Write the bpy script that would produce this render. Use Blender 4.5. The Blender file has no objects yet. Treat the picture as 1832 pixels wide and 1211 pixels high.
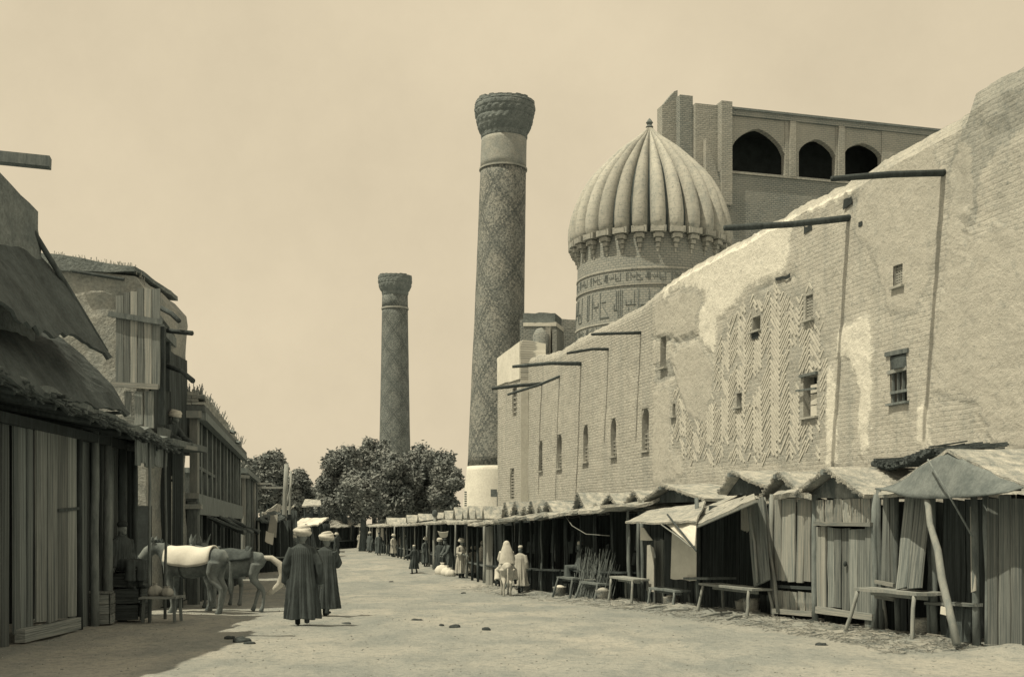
import bpy, bmesh, math, random
from mathutils import Vector, Matrix, noise as mnoise
random.seed(7)
R = math.radians
sc = bpy.context.scene
COL = sc.collection

# ---------------------------------------------------------------- camera, sky, sun, exposure
HC = 1.79                  # eye height above the near street
F = 2100.0                 # focal length in photograph pixels (1832 wide)
CX, HY = 916.0, 941.0      # principal column and horizon row of the photograph
cam = bpy.data.cameras.new('camera')
cam.sensor_width = 36.0
cam.lens = F / 1832.0 * 36.0
cam.shift_y = (HY - 605.5) / 1832.0          # rising front of a view camera: verticals stay upright
cam.clip_start = 0.1
cam.clip_end = 6000
camo = bpy.data.objects.new('camera', cam)
camo.location = (0, 0, HC)
camo.rotation_euler = (R(90), 0, 0)
COL.objects.link(camo)
sc.camera = camo

SUNV = Vector((-2.98, -1.71, 6.6)).normalized()      # towards the sun
sun = bpy.data.lights.new('sun', 'SUN')
sun.energy = 4.2
sun.angle = R(0.6)
sun.color = (1.0, 0.87, 0.62)
suno = bpy.data.objects.new('sun', sun)
suno.rotation_euler = (-SUNV).to_track_quat('-Z', 'Y').to_euler()
suno.location = (-20, -15, 40)
COL.objects.link(suno)

world = bpy.data.worlds.new('World')
sc.world = world
world.use_nodes = True
nt = world.node_tree
nt.nodes.clear()
wo = nt.nodes.new('ShaderNodeOutputWorld')
bg = nt.nodes.new('ShaderNodeBackground')
bg.inputs['Strength'].default_value = 0.1
sky = nt.nodes.new('ShaderNodeTexSky')
sky.sky_type = 'NISHITA'
sky.sun_disc = False
sky.sun_elevation = math.asin(SUNV.z)
sky.sun_rotation = math.atan2(SUNV.x, SUNV.y)
sky.dust_density = 4.0
bw = nt.nodes.new('ShaderNodeRGBToBW')
mr = nt.nodes.new('ShaderNodeMapRange')
mr.inputs['From Min'].default_value = 1.0
mr.inputs['From Max'].default_value = 14.0
mr.inputs['To Min'].default_value = 6.95
mr.inputs['To Max'].default_value = 8.0
tcw = nt.nodes.new('ShaderNodeTexCoord')
cl = nt.nodes.new('ShaderNodeTexNoise')
cl.inputs['Scale'].default_value = 3.4
cl.inputs['Detail'].default_value = 9.0
cl.inputs['Roughness'].default_value = 0.66
mr2 = nt.nodes.new('ShaderNodeMapRange')
mr2.inputs['From Min'].default_value = 0.3
mr2.inputs['From Max'].default_value = 0.7
mr2.inputs['To Min'].default_value = 0.90
mr2.inputs['To Max'].default_value = 1.06
mu = nt.nodes.new('ShaderNodeMath'); mu.operation = 'MULTIPLY'
vm = nt.nodes.new('ShaderNodeVectorMath'); vm.operation = 'SCALE'
vm.inputs[0].default_value = (1.035, 0.88, 0.615)
L = nt.links.new
L(sky.outputs[0], bw.inputs[0]); L(bw.outputs[0], mr.inputs['Value'])
L(tcw.outputs['Generated'], cl.inputs['Vector']); L(cl.outputs['Fac'], mr2.inputs['Value'])
L(mr.outputs[0], mu.inputs[0]); L(mr2.outputs[0], mu.inputs[1])
L(mu.outputs[0], vm.inputs['Scale']); L(vm.outputs[0], bg.inputs['Color'])
L(bg.outputs[0], wo.inputs[0])

sc.view_settings.view_transform = 'Standard'
sc.view_settings.look = 'None'
sc.view_settings.exposure = 0.0
sc.view_settings.gamma = 1.0
sc.view_settings.use_curve_mapping = False

# ---------------------------------------------------------------- geometry helpers
def lerp(a, b, t): return a + (b - a) * t
def sstep(a, b, x):
    t = max(0.0, min(1.0, (x - a) / (b - a)))
    return t * t * (3 - 2 * t)
def interp(tab, x):
    if x <= tab[0][0]: return tab[0][1]
    for (x0, y0), (x1, y1) in zip(tab, tab[1:]):
        if x <= x1:
            t = (x - x0) / (x1 - x0)
            return lerp(y0, y1, t)
    return tab[-1][1]
GT = [(0, 0), (20, 0), (26, -.09), (32, -.25), (40, -.45), (48, -.52), (60, -.5), (75, -.45), (95, -.36), (150, -.1), (200, 0), (4000, 0)]
def gz(x, y):
    return (interp(GT, y - 2) + interp(GT, y) * 2 + interp(GT, y + 2)) / 4
def P(px, py, d): return Vector(((px - CX) * d / F, d, HC + (HY - py) * d / F))
def G(px, d):
    x = (px - CX) * d / F
    return Vector((x, d, gz(x, d)))
def fbm(v, s=1.0, o=4):
    return mnoise.fractal(Vector(v) * s, 0.9, 2.1, o)

class MB:
    def __init__(s): s.v = []; s.f = []
    def add(s, vs, fs):
        o = len(s.v)
        s.v += [Vector(v) for v in vs]
        s.f += [tuple(i + o for i in f) for f in fs]
        return s
    def box(s, c, size, rz=0.0, M=None):
        x, y, z = (k / 2 for k in size)
        m = M if M is not None else Matrix.Rotation(rz, 3, 'Z')
        c = Vector(c)
        vs = [c + m @ Vector((sx * x, sy * y, sz * z)) for sx in (-1, 1) for sy in (-1, 1) for sz in (-1, 1)]
        return s.add(vs, [(0, 1, 3, 2), (4, 6, 7, 5), (0, 4, 5, 1), (2, 3, 7, 6), (0, 2, 6, 4), (1, 5, 7, 3)])
    def bar(s, p0, p1, w, h=None, up=(0, 0, 1), ext=0):
        p0 = Vector(p0); p1 = Vector(p1); h = h or w
        t = (p1 - p0).normalized(); p0 = p0 - t * ext; p1 = p1 + t * ext
        u = Vector(up)
        if abs(t.dot(u)) > .95: u = Vector((1, 0, 0)) if abs(t.x) < .9 else Vector((0, 1, 0))
        a = t.cross(u).normalized(); b = a.cross(t).normalized()
        vs = []
        for p in (p0, p1):
            for i, j in ((-1, -1), (1, -1), (1, 1), (-1, 1)): vs.append(p + a * (i * w / 2) + b * (j * h / 2))
        return s.add(vs, [(3, 2, 1, 0), (4, 5, 6, 7), (0, 1, 5, 4), (1, 2, 6, 5), (2, 3, 7, 6), (3, 0, 4, 7)])
    def tube(s, pts, rad, n=8, up=(0, 0, 1), jit=0):
        pts = [Vector(p) for p in pts]
        m = len(pts)
        if not hasattr(rad, '__len__'): rad = [rad] * m
        vs = []; fs = []
        pa = None
        for i, p in enumerate(pts):
            t = (pts[min(i + 1, m - 1)] - pts[max(i - 1, 0)]).normalized()
            if pa is None:
                u = Vector(up)
                if abs(t.dot(u)) > .95: u = Vector((1, 0, 0)) if abs(t.x) < .9 else Vector((0, 1, 0))
                a = t.cross(u).normalized()
            else:
                a = (pa - t * pa.dot(t)).normalized()
            pa = a
            b = a.cross(t).normalized()
            r = rad[i]
            r1, r2 = r if hasattr(r, '__len__') else (r, r)
            for k in range(n):
                q = 2 * math.pi * k / n
                j = 1 + (random.uniform(-jit, jit) if jit else 0)
                vs.append(p + a * (math.cos(q) * r1 * j) + b * (math.sin(q) * r2 * j))
        for i in range(m - 1):
            for k in range(n):
                k2 = (k + 1) % n
                fs.append((i * n + k, i * n + k2, (i + 1) * n + k2, (i + 1) * n + k))
        fs.append(tuple(range(n - 1, -1, -1)))
        fs.append(tuple((m - 1) * n + k for k in range(n)))
        return s.add(vs, fs)
    def ell(s, c, r, nu=12, nv=8, M=None):
        c = Vector(c); vs = []; fs = []
        m = M or Matrix.Identity(3)
        for j in range(1, nv):
            th = math.pi * j / nv
            for i in range(nu):
                q = 2 * math.pi * i / nu
                vs.append(c + m @ Vector((r[0] * math.sin(th) * math.cos(q), r[1] * math.sin(th) * math.sin(q), r[2] * math.cos(th))))
        top = len(vs); vs.append(c + m @ Vector((0, 0, r[2]))); vs.append(c + m @ Vector((0, 0, -r[2])))
        for j in range(nv - 2):
            for i in range(nu):
                i2 = (i + 1) % nu
                fs.append((j * nu + i, (j + 1) * nu + i, (j + 1) * nu + i2, j * nu + i2))
        for i in range(nu):
            i2 = (i + 1) % nu
            fs.append((top, i, i2)); fs.append((top + 1, (nv - 2) * nu + i2, (nv - 2) * nu + i))
        return s.add(vs, fs)
    def lathe(s, prof, c=(0, 0, 0), n=48, lean=(0, 0), fn=None, cap=True):
        c = Vector(c); vs = []; fs = []; m = len(prof)
        for (r, z) in prof:
            for k in range(n):
                q = 2 * math.pi * k / n
                rr = r if fn is None else fn(r, z, q)
                vs.append(c + Vector((rr * math.cos(q) + lean[0] * z, rr * math.sin(q) + lean[1] * z, z)))
        for i in range(m - 1):
            for k in range(n):
                k2 = (k + 1) % n
                fs.append((i * n + k, i * n + k2, (i + 1) * n + k2, (i + 1) * n + k))
        if cap:
            fs.append(tuple(range(n - 1, -1, -1))); fs.append(tuple((m - 1) * n + k for k in range(n)))
        return s.add(vs, fs)
    def sheet(s, fn, nu, nv, th=.03):
        """closed thin sheet: fn(u,v)->point, u,v in 0..1"""
        a = [[Vector(fn(i / nu, j / nv)) for j in range(nv + 1)] for i in range(nu + 1)]
        vs = []; fs = []
        idx = {}
        for side in (0, 1):
            for i in range(nu + 1):
                for j in range(nv + 1):
                    du = a[min(i + 1, nu)][j] - a[max(i - 1, 0)][j]
                    dv = a[i][min(j + 1, nv)] - a[i][max(j - 1, 0)]
                    nn = du.cross(dv)
                    nn = nn.normalized() if nn.length > 1e-9 else Vector((0, 0, 1))
                    idx[side, i, j] = len(vs)
                    vs.append(a[i][j] + nn * (th / 2 if side else -th / 2))
        for i in range(nu):
            for j in range(nv):
                fs.append((idx[1, i, j], idx[1, i + 1, j], idx[1, i + 1, j + 1], idx[1, i, j + 1]))
                fs.append((idx[0, i, j], idx[0, i, j + 1], idx[0, i + 1, j + 1], idx[0, i + 1, j]))
        for i in range(nu):
            fs.append((idx[0, i, 0], idx[0, i + 1, 0], idx[1, i + 1, 0], idx[1, i, 0]))
            fs.append((idx[1, i, nv], idx[1, i + 1, nv], idx[0, i + 1, nv], idx[0, i, nv]))
        for j in range(nv):
            fs.append((idx[1, 0, j], idx[1, 0, j + 1], idx[0, 0, j + 1], idx[0, 0, j]))
            fs.append((idx[0, nu, j], idx[0, nu, j + 1], idx[1, nu, j + 1], idx[1, nu, j]))
        return s.add(vs, fs)
    def prism(s, poly, ext):
        """poly: list of 3D points (planar), ext: extrusion vector"""
        n = len(poly); e = Vector(ext)
        vs = [Vector(p) for p in poly] + [Vector(p) + e for p in poly]
        fs = [tuple(range(n)), tuple(range(2 * n - 1, n - 1, -1))]
        for i in range(n):
            j = (i + 1) % n
            fs.append((j, i, i + n, j + n))
        return s.add(vs, fs)
    def build(s, name, mat, parent=None, smooth=False, local=False, uv=None):
        me = bpy.data.meshes.new(name)
        off = Vector((0, 0, 0))
        if parent is not None and not local:
            off = worldloc(parent)
        me.from_pydata([v - off for v in s.v], [], s.f)
        bm = bmesh.new(); bm.from_mesh(me)
        bmesh.ops.recalc_face_normals(bm, faces=bm.faces)
        if uv:
            lay = bm.loops.layers.uv.new('UVMap')
            for f in bm.faces:
                for l in f.loops:
                    l[lay].uv = uv(l.vert.co + off)
        if smooth:
            for f in bm.faces: f.smooth = True
        bm.to_mesh(me); bm.free()
        me.materials.append(MAT[mat] if isinstance(mat, str) else mat)
        o = bpy.data.objects.new(name, me)
        COL.objects.link(o)
        if parent is not None: o.parent = parent
        return o

def worldloc(o):
    v = Vector((0, 0, 0))
    while o is not None:
        v = v + o.location
        o = o.parent
    return v

def thing(name, loc, label, cat, group=None, rz=0.0):
    o = bpy.data.objects.new(name, None)
    o.empty_display_size = .2
    o.location = loc
    o.rotation_euler = (0, 0, rz)
    o['label'] = label; o['category'] = cat; o['kind'] = 'thing'
    if group: o['group'] = group
    COL.objects.link(o)
    return o
def tag(o, label, cat, group=None):
    o['label'] = label; o['category'] = cat
    if group: o['group'] = group
    return o

# unit plank, shared between all boards; slightly wavy edges and a ragged end
PLANKS = {}
def plank_mesh(mat, var):
    key = (mat, var)
    if key in PLANKS: return PLANKS[key]
    rnd = random.Random(var * 13 + 5)
    vs = []; fs = []; n = 4
    for i in range(n + 1):
        z = i / n
        w0 = -.5 + rnd.uniform(-.03, .05); w1 = .5 + rnd.uniform(-.05, .03)
        zt0 = z + (rnd.uniform(-.012, .012) if i in (0, n) else 0)
        zt1 = z + (rnd.uniform(-.012, .012) if i in (0, n) else 0)
        yb = rnd.uniform(-.15, .15)
        vs += [(w0, -.5 + yb, zt0), (w1, -.5 + yb, zt1), (w1, .5 + yb, zt1), (w0, .5 + yb, zt0)]
    for i in range(n):
        for k in range(4):
            k2 = (k + 1) % 4
            fs.append((i * 4 + k, i * 4 + k2, (i + 1) * 4 + k2, (i + 1) * 4 + k))
    fs.append((3, 2, 1, 0)); fs.append(tuple(n * 4 + k for k in range(4)))
    me = bpy.data.meshes.new('plank')
    me.from_pydata(vs, [], fs)
    me.materials.append(MAT[mat])
    PLANKS[key] = me
    return me
def plank(parent, p0, p1, w, t, out, mat='plank', name='plank'):
    p0 = Vector(p0); p1 = Vector(p1)
    z = p1 - p0; ln = z.length; z.normalize()
    y = Vector(out); y = (y - z * y.dot(z)).normalized()
    x = y.cross(z)
    off = worldloc(parent)
    m = Matrix((x * w, y * t, z * ln)).transposed().to_4x4()
    m.translation = p0 - off
    o = bpy.data.objects.new(name, plank_mesh(mat, random.randrange(6)))
    o.parent = parent
    o.matrix_basis = m
    COL.objects.link(o)
    return o
def planks(parent, a0, a1, z0, z1, w, out, mat='plank', t=.035, gap=.012, jz=.02, lean=.0, z1b=None):
    """a run of upright boards from ground point a0 to a1"""
    a0 = Vector(a0); a1 = Vector(a1)
    ln = (a1 - a0).length; n = max(1, round(ln / w)); e = (a1 - a0) / n
    for i in range(n):
        b = a0 + e * (i + .5)
        zt = z1 if z1b is None else lerp(z1, z1b, (i + .5) / n)
        bo = b + Vector(out).normalized() * random.uniform(-.008, .012)
        p0 = Vector((bo.x, bo.y, z0 + random.uniform(-jz, jz)))
        p1 = Vector((bo.x, bo.y, zt + random.uniform(-jz, jz))) + e.normalized() * random.uniform(-lean - .014, lean + .014)
        plank(parent, p0, p1, (e.length - gap) * random.uniform(.9, 1.0), t, out, mat)

def remeshed(mb, voxel, smooth_iter=2):
    """one continuous skin over overlapping closed shapes"""
    me = bpy.data.meshes.new('tmp')
    me.from_pydata(mb.v, [], mb.f)
    bm = bmesh.new(); bm.from_mesh(me)
    bmesh.ops.recalc_face_normals(bm, faces=bm.faces)
    bm.to_mesh(me); bm.free()
    o = bpy.data.objects.new('tmp', me)
    COL.objects.link(o)
    m = o.modifiers.new('r', 'REMESH'); m.mode = 'VOXEL'; m.voxel_size = voxel; m.use_smooth_shade = True
    if smooth_iter:
        m2 = o.modifiers.new('s', 'SMOOTH'); m2.factor = .5; m2.iterations = smooth_iter
    dg = bpy.context.evaluated_depsgraph_get()
    out = bpy.data.meshes.new_from_object(o.evaluated_get(dg))
    bpy.data.objects.remove(o); bpy.data.meshes.remove(me)
    for p in out.polygons: p.use_smooth = True
    return out
def meshobj(name, me, mat, parent):
    me.materials.clear(); me.materials.append(MAT[mat]); me.name = name
    o = bpy.data.objects.new(name, me); COL.objects.link(o); o.parent = parent
    return o

# ---------------------------------------------------------------- materials
MAT = {}
def C(v):
    t = sstep(.04, .42, v)
    return (v, v * lerp(1.24, 1.01, t), v * lerp(1.34, .95, t), 1)
class NT:
    def __init__(s, name):
        s.m = bpy.data.materials.new(name); s.m.use_nodes = True
        s.t = s.m.node_tree
        s.b = s.t.nodes['Principled BSDF']
        s.b.inputs['Roughness'].default_value = .9
        s.b.inputs['Specular IOR Level'].default_value = .12
        MAT[name] = s.m
    def n(s, typ, **kw):
        nd = s.t.nodes.new(typ)
        for k, v in kw.items(): setattr(nd, k, v)
        return nd
    def l(s, a, b): s.t.links.new(a, b)
    def sock(s, inp, v):
        if hasattr(v, 'is_linked') or isinstance(v, bpy.types.NodeSocket): s.l(v, inp)
        else: inp.default_value = v
    def math(s, op, a, b=0.0, c=None, clamp=False):
        nd = s.n('ShaderNodeMath', operation=op, use_clamp=clamp)
        s.sock(nd.inputs[0], a); s.sock(nd.inputs[1], b)
        if c is not None: s.sock(nd.inputs[2], c)
        return nd.outputs[0]
    def pos(s): return s.n('ShaderNodeNewGeometry').outputs['Position']
    def obj(s): return s.n('ShaderNodeTexCoord').outputs['Object']
    def uv(s): return s.n('ShaderNodeTexCoord').outputs['UV']
    def rnd(s): return s.n('ShaderNodeObjectInfo').outputs['Random']
    def mapv(s, v, scale=(1, 1, 1), loc=(0, 0, 0), rot=(0, 0, 0)):
        nd = s.n('ShaderNodeMapping')
        nd.inputs['Scale'].default_value = scale; nd.inputs['Rotation'].default_value = rot
        if hasattr(loc, 'is_linked'): s.l(loc, nd.inputs['Location'])
        else: nd.inputs['Location'].default_value = loc
        s.l(v, nd.inputs['Vector'])
        return nd.outputs[0]
    def noise(s, v, scale, det=4, rough=.6, dist=0):
        nd = s.n('ShaderNodeTexNoise')
        nd.inputs['Scale'].default_value = scale; nd.inputs['Detail'].default_value = det
        nd.inputs['Roughness'].default_value = rough; nd.inputs['Distortion'].default_value = dist
        s.l(v, nd.inputs['Vector'])
        return nd.outputs['Fac']
    def mrange(s, v, a, b, c=0.0, d=1.0):
        nd = s.n('ShaderNodeMapRange'); nd.clamp = True
        s.sock(nd.inputs['Value'], v)
        for k, x in zip(('From Min', 'From Max', 'To Min', 'To Max'), (a, b, c, d)): s.sock(nd.inputs[k], x)
        return nd.outputs[0]
    def mix(s, f, a, b, typ='MIX'):
        nd = s.n('ShaderNodeMix', data_type='RGBA', blend_type=typ)
        s.sock(nd.inputs['Factor'], f); s.sock(nd.inputs['A'], a); s.sock(nd.inputs['B'], b)
        return nd.outputs['Result']
    def scalec(s, c, f):
        nd = s.n('ShaderNodeVectorMath', operation='SCALE')
        s.sock(nd.inputs[0], c); s.sock(nd.inputs['Scale'], f)
        return nd.outputs[0]
    def bump(s, h, st=.4, dist=.02):
        nd = s.n('ShaderNodeBump')
        nd.inputs['Strength'].default_value = st; nd.inputs['Distance'].default_value = dist
        s.l(h, nd.inputs['Height']); s.l(nd.outputs[0], s.b.inputs['Normal'])
    def out(s, c): s.l(c, s.b.inputs['Base Color'])
    def sep(s, v):
        nd = s.n('ShaderNodeSeparateXYZ'); s.l(v, nd.inputs[0]); return nd.outputs

def basic(name, a, b, scale=3.0, stretch=(1, 1, 1), bump=.4, bdist=.02, bscale=None, coord='pos', orand=0.0, rough=.9, fine=0.15, con=.18):
    q = NT(name)
    v = q.pos() if coord == 'pos' else q.obj()
    if orand:
        r = q.rnd()
        cmb = q.n('ShaderNodeCombineXYZ')
        for i in range(3): q.l(q.math('MULTIPLY', r, 17.3 + i * 11), cmb.inputs[i])
        v = q.mapv(v, stretch, cmb.outputs[0])
    else:
        v = q.mapv(v, stretch)
    n1 = q.noise(v, scale, 5, .62)
    n2 = q.noise(v, scale * 9, 3, .7)
    c = q.mix(q.mrange(n1, .5 - con, .5 + con), C(a), C(b))
    f = q.mrange(n2, .25, .75, 1 - fine, 1 + fine)
    if orand:
        f = q.math('MULTIPLY', f, q.mrange(q.rnd(), 0, 1, 1 - orand, 1 + orand))
    q.out(q.scalec(c, f))
    q.b.inputs['Roughness'].default_value = rough
    if bump: q.bump(q.math('ADD', n1, q.math('MULTIPLY', n2, .5)), bump, bdist)
    return q

basic('plaster_light', .50, .60, 1.4, bump=.5, bdist=.02)
basic('plaster_grey', .30, .43, 1.2, bump=.8, bdist=.035, con=.25, fine=.2)
basic('plaster_white', .6, .7, .9, bump=.3)
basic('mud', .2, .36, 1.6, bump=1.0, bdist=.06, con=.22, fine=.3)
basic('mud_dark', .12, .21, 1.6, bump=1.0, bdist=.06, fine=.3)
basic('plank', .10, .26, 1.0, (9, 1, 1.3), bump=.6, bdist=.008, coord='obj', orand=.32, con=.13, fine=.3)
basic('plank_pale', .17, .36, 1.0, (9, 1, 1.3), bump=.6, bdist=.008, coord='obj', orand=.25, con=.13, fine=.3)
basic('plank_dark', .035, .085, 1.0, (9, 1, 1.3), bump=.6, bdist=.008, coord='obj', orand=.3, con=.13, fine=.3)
basic('plank_shade', .08, .19, 1.0, (9, 1, 1.3), bump=.6, bdist=.008, coord='obj', orand=.35, con=.13, fine=.3)  # darker copy of plank; shade of the left side is in the colour
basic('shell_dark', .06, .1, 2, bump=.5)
basic('timber', .10, .20, 4.0, (3, 3, .6), bump=.5, bdist=.01, orand=.25)
basic('timber_pale', .20, .31, 4.0, (3, 3, .6), bump=.4, bdist=.01, orand=.15)
basic('timber_dark', .04, .075, 4.0, (3, 3, .6), bump=.5, bdist=.01, orand=.25)
basic('reed', .25, .52, 4.5, (1, 1, 1), bump=1.0, bdist=.06, con=.14, fine=.4)
basic('reed_mid', .16, .38, 4.0, bump=1.0, bdist=.06, con=.14, fine=.4)
basic('reed_dark', .06, .13, 3.0, bump=1.0, bdist=.05, con=.25, fine=.35)
basic('canvas', .11, .19, 2.5, bump=.4, bdist=.03, fine=.2, con=.14)
basic('cloth_white', .58, .7, 2.0, bump=.3, bdist=.015, fine=.06)
basic('cloth_grey', .30, .40, 2.0, bump=.3, bdist=.015, fine=.08)
basic('cloth_dark', .055, .1, 2.0, bump=.6, bdist=.03, fine=.25)
basic('interior', .03, .05, 2.0, bump=.3)  # near-black, the shade inside openings is put into the colour
basic('iron', .04, .06, 6.0, bump=.2)
basic('skin', .16, .2, 8.0, bump=.05, fine=.05)
basic('boot', .03, .05, 8.0, bump=.2)
basic('leather', .05, .09, 8.0, bump=.4)
basic('horse_dark', .06, .11, 3.0, bump=.2, coord='obj', fine=.15)
basic('horse_pale', .38, .52, 3.0, bump=.2, coord='obj', fine=.12)
basic('donkey', .09, .2, 2.2, bump=.25, coord='obj', fine=.15, con=.12)
basic('clod', .03, .07, 20, bump=.8)
basic('bark', .06, .12, 4, (1, 1, .3), bump=.8, bdist=.04)
basic('strip', .40, .52, 3, bump=.4, orand=.2, fine=.2)
basic('brick_one', .2, .34, 3, bump=.4, orand=.25, fine=.2)
basic('stone_dark', .12, .2, 1.5, bump=1.0, bdist=.06, fine=.3, con=.25)

def robe_mat(name, a, b, k=26, mixn=.5):
    q = NT(name)
    o = q.obj(); xyz = q.sep(o)
    ang = q.math('ARCTAN2', xyz[1], xyz[0])
    wob = q.noise(o, 5, 2)
    st = q.math('SINE', q.math('ADD', q.math('MULTIPLY', ang, k), q.math('MULTIPLY', wob, 5)))
    n2 = q.noise(o, 4, 4)
    f = q.math('ADD', q.math('MULTIPLY', st, .5 * mixn), q.math('MULTIPLY', q.math('SUBTRACT', n2, .5), 1.2))
    q.out(q.mix(q.math('ADD', f, .5, clamp=True), C(a), C(b)))
    q.bump(q.noise(o, 60, 3), .15, .005)
robe_mat('robe_dark', .032, .085)
robe_mat('robe_mid', .06, .13)
robe_mat('robe_pale', .36, .5, 14, .3)
robe_mat('robe_white', .52, .64, 9, .2)
basic('turban', .44, .58, 9.0, coord='obj', bump=.3, bdist=.01, fine=.08)

# leaves: each tree has light and dark clumps
def leaf_mat(name, a, b):
    q = NT(name)
    n1 = q.noise(q.pos(), .5, 3, .6); n2 = q.noise(q.pos(), 2.6, 4, .7)
    f = q.math('ADD', q.math('MULTIPLY', n1, .5), q.math('MULTIPLY', n2, .5))
    q.out(q.mix(q.mrange(f, .36, .64), C(a), C(b)))
    q.b.inputs['Roughness'].default_value = .7
leaf_mat('leaf', .11, .27)
leaf_mat('leaf_pale', .12, .27)

# ground: trodden dust
q = NT('dust')
p = q.pos()
n0 = q.noise(q.mapv(p, (1, .7, 1)), .22, 4, .55)
n1 = q.noise(q.mapv(p, (1, .55, 1), rot=(0, 0, .27)), .9, 6, .68)
n2 = q.noise(p, 7, 5, .72)
n3 = q.noise(p, 34, 3, .7)
c = q.mix(q.mrange(n0, .38, .62), C(.275), C(.375))
c = q.mix(q.mrange(n1, .45, .62, 0, .6), c, C(.185))
c = q.mix(q.mrange(n2, .49, .66, 0, .6), c, C(.155))
c = q.mix(q.mrange(n3, .62, .78, 0, .45), c, C(.46))
f = q.mrange(n3, .25, .75, .84, 1.14)
q.out(q.scalec(c, f))
h = q.math('ADD', q.math('MULTIPLY', n1, 1.2), q.math('ADD', q.math('MULTIPLY', n2, .5), q.math('MULTIPLY', n3, .16)))
q.bump(h, 1.0, .09)

def brick_nodes(q, uv, bw, rh, ca, cb, cm, mortar=.014, warp=.02):
    nd = q.n('ShaderNodeTexBrick')
    nz = q.n('ShaderNodeTexNoise'); nz.inputs['Scale'].default_value = 1.5; q.l(uv, nz.inputs['Vector'])
    wv = q.n('ShaderNodeVectorMath', operation='MULTIPLY_ADD')
    q.l(nz.outputs['Color'], wv.inputs[0]); wv.inputs[1].default_value = (warp, warp, 0); q.l(uv, wv.inputs[2])
    q.l(wv.outputs[0], nd.inputs['Vector'])
    for k, x in (('Color1', ca), ('Color2', cb), ('Mortar', cm)): nd.inputs[k].default_value = x
    nd.inputs['Scale'].default_value = 1.0
    nd.inputs['Mortar Size'].default_value = mortar
    nd.inputs['Mortar Smooth'].default_value = .3
    nd.inputs['Brick Width'].default_value = bw; nd.inputs['Row Height'].default_value = rh
    return nd.outputs['Color'], nd.outputs['Fac']

# long wall: worn brick courses under patchy mud plaster; UV = metres along, metres up
q = NT('wall_brick')
uv = q.uv()
bc, bf = brick_nodes(q, uv, .30, .105, C(.52), C(.46), C(.32), .02, .06)
xyz = q.sep(uv)
n0 = q.noise(uv, .28, 5, .6, .4); n1 = q.noise(uv, 1.3, 6, .68); n2 = q.noise(uv, 9, 5, .72); n3 = q.noise(uv, 40, 3, .7)
nw = q.noise(uv, 3.2, 6, .7, .3)
stk = q.noise(q.mapv(uv, (1.6, .12, 1)), 1.2, 5, .65)
bias = q.mrange(xyz[0], 40.7, 41.3, -.16, .06)
msk = q.mrange(q.math('SUBTRACT', q.math('ADD', q.math('MULTIPLY', n0, .5), q.math('MULTIPLY', nw, .5)), bias), .40, .58, .15, .95)
pl = q.mix(q.mrange(n1, .3, .7), C(.44), C(.56))
c = q.mix(msk, bc, pl)
c = q.mix(q.mrange(stk, .46, .70, 0, .5), c, C(.27))
att = q.n('ShaderNodeAttribute', attribute_name='coats')
am = q.sep(att.outputs['Color'])
wob = q.math('ADD', q.math('MULTIPLY', q.math('SUBTRACT', nw, .5), .9), q.math('MULTIPLY', q.math('SUBTRACT', n2, .5), .35))
mg = q.mrange(q.math('ADD', am[1], wob), .43, .6)
ml = q.mrange(q.math('ADD', am[0], wob), .43, .58)
c = q.mix(q.mrange(nw, .53, .68, 0, .38), c, C(.28))
c = q.mix(q.mrange(n2, .54, .70, 0, .55), c, C(.2))
hbm = q.mrange(q.math('ADD', att.outputs['Alpha'], wob), .44, .6)
c = q.mix(q.math('MULTIPLY', hbm, .6), c, q.mix(q.mrange(n2, .35, .65), C(.38), C(.28)))
me_ = q.mrange(q.math('ADD', am[2], wob), .46, .56)
c = q.mix(q.math('MULTIPLY', me_, .5), c, q.mix(q.mrange(n2, .35, .65), C(.30), C(.15)))
c = q.mix(q.math('MULTIPLY', mg, .7), c, q.mix(q.mrange(nw, .3, .7), C(.43), C(.54)))
c = q.mix(q.math('MULTIPLY', ml, .95), c, q.mix(q.mrange(nw, .3, .7), C(.66), C(.78)))
c = q.mix(q.mrange(n2, .57, .70, 0, .5), c, C(.22))
gr_ = q.noise(uv, 2.6, 8, .8)
c = q.mix(q.mrange(gr_, .54, .66, 0, .45), c, C(.25))
ed = q.math('MULTIPLY', q.math('MULTIPLY', mg, q.math('SUBTRACT', 1.0, mg)), .9)
c = q.mix(ed, c, C(.2))
ed = q.math('MULTIPLY', q.math('MULTIPLY', ml, q.math('SUBTRACT', 1.0, ml)), .7)
c = q.mix(ed, c, C(.24))
c = q.scalec(c, q.mrange(n3, .25, .75, .84, 1.13))
q.out(c)
cover = q.math('MAXIMUM', q.math('MAXIMUM', mg, ml), q.math('MULTIPLY', msk, .8))
h = q.math('ADD', q.math('MULTIPLY', q.math('MULTIPLY', bf, -.5), q.math('SUBTRACT', 1.0, cover)), q.math('ADD', q.math('MULTIPLY', n2, .6), q.math('ADD', q.math('MULTIPLY', nw, 1.0), q.math('MULTIPLY', n3, .18))))
q.bump(h, .9, .05)

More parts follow.
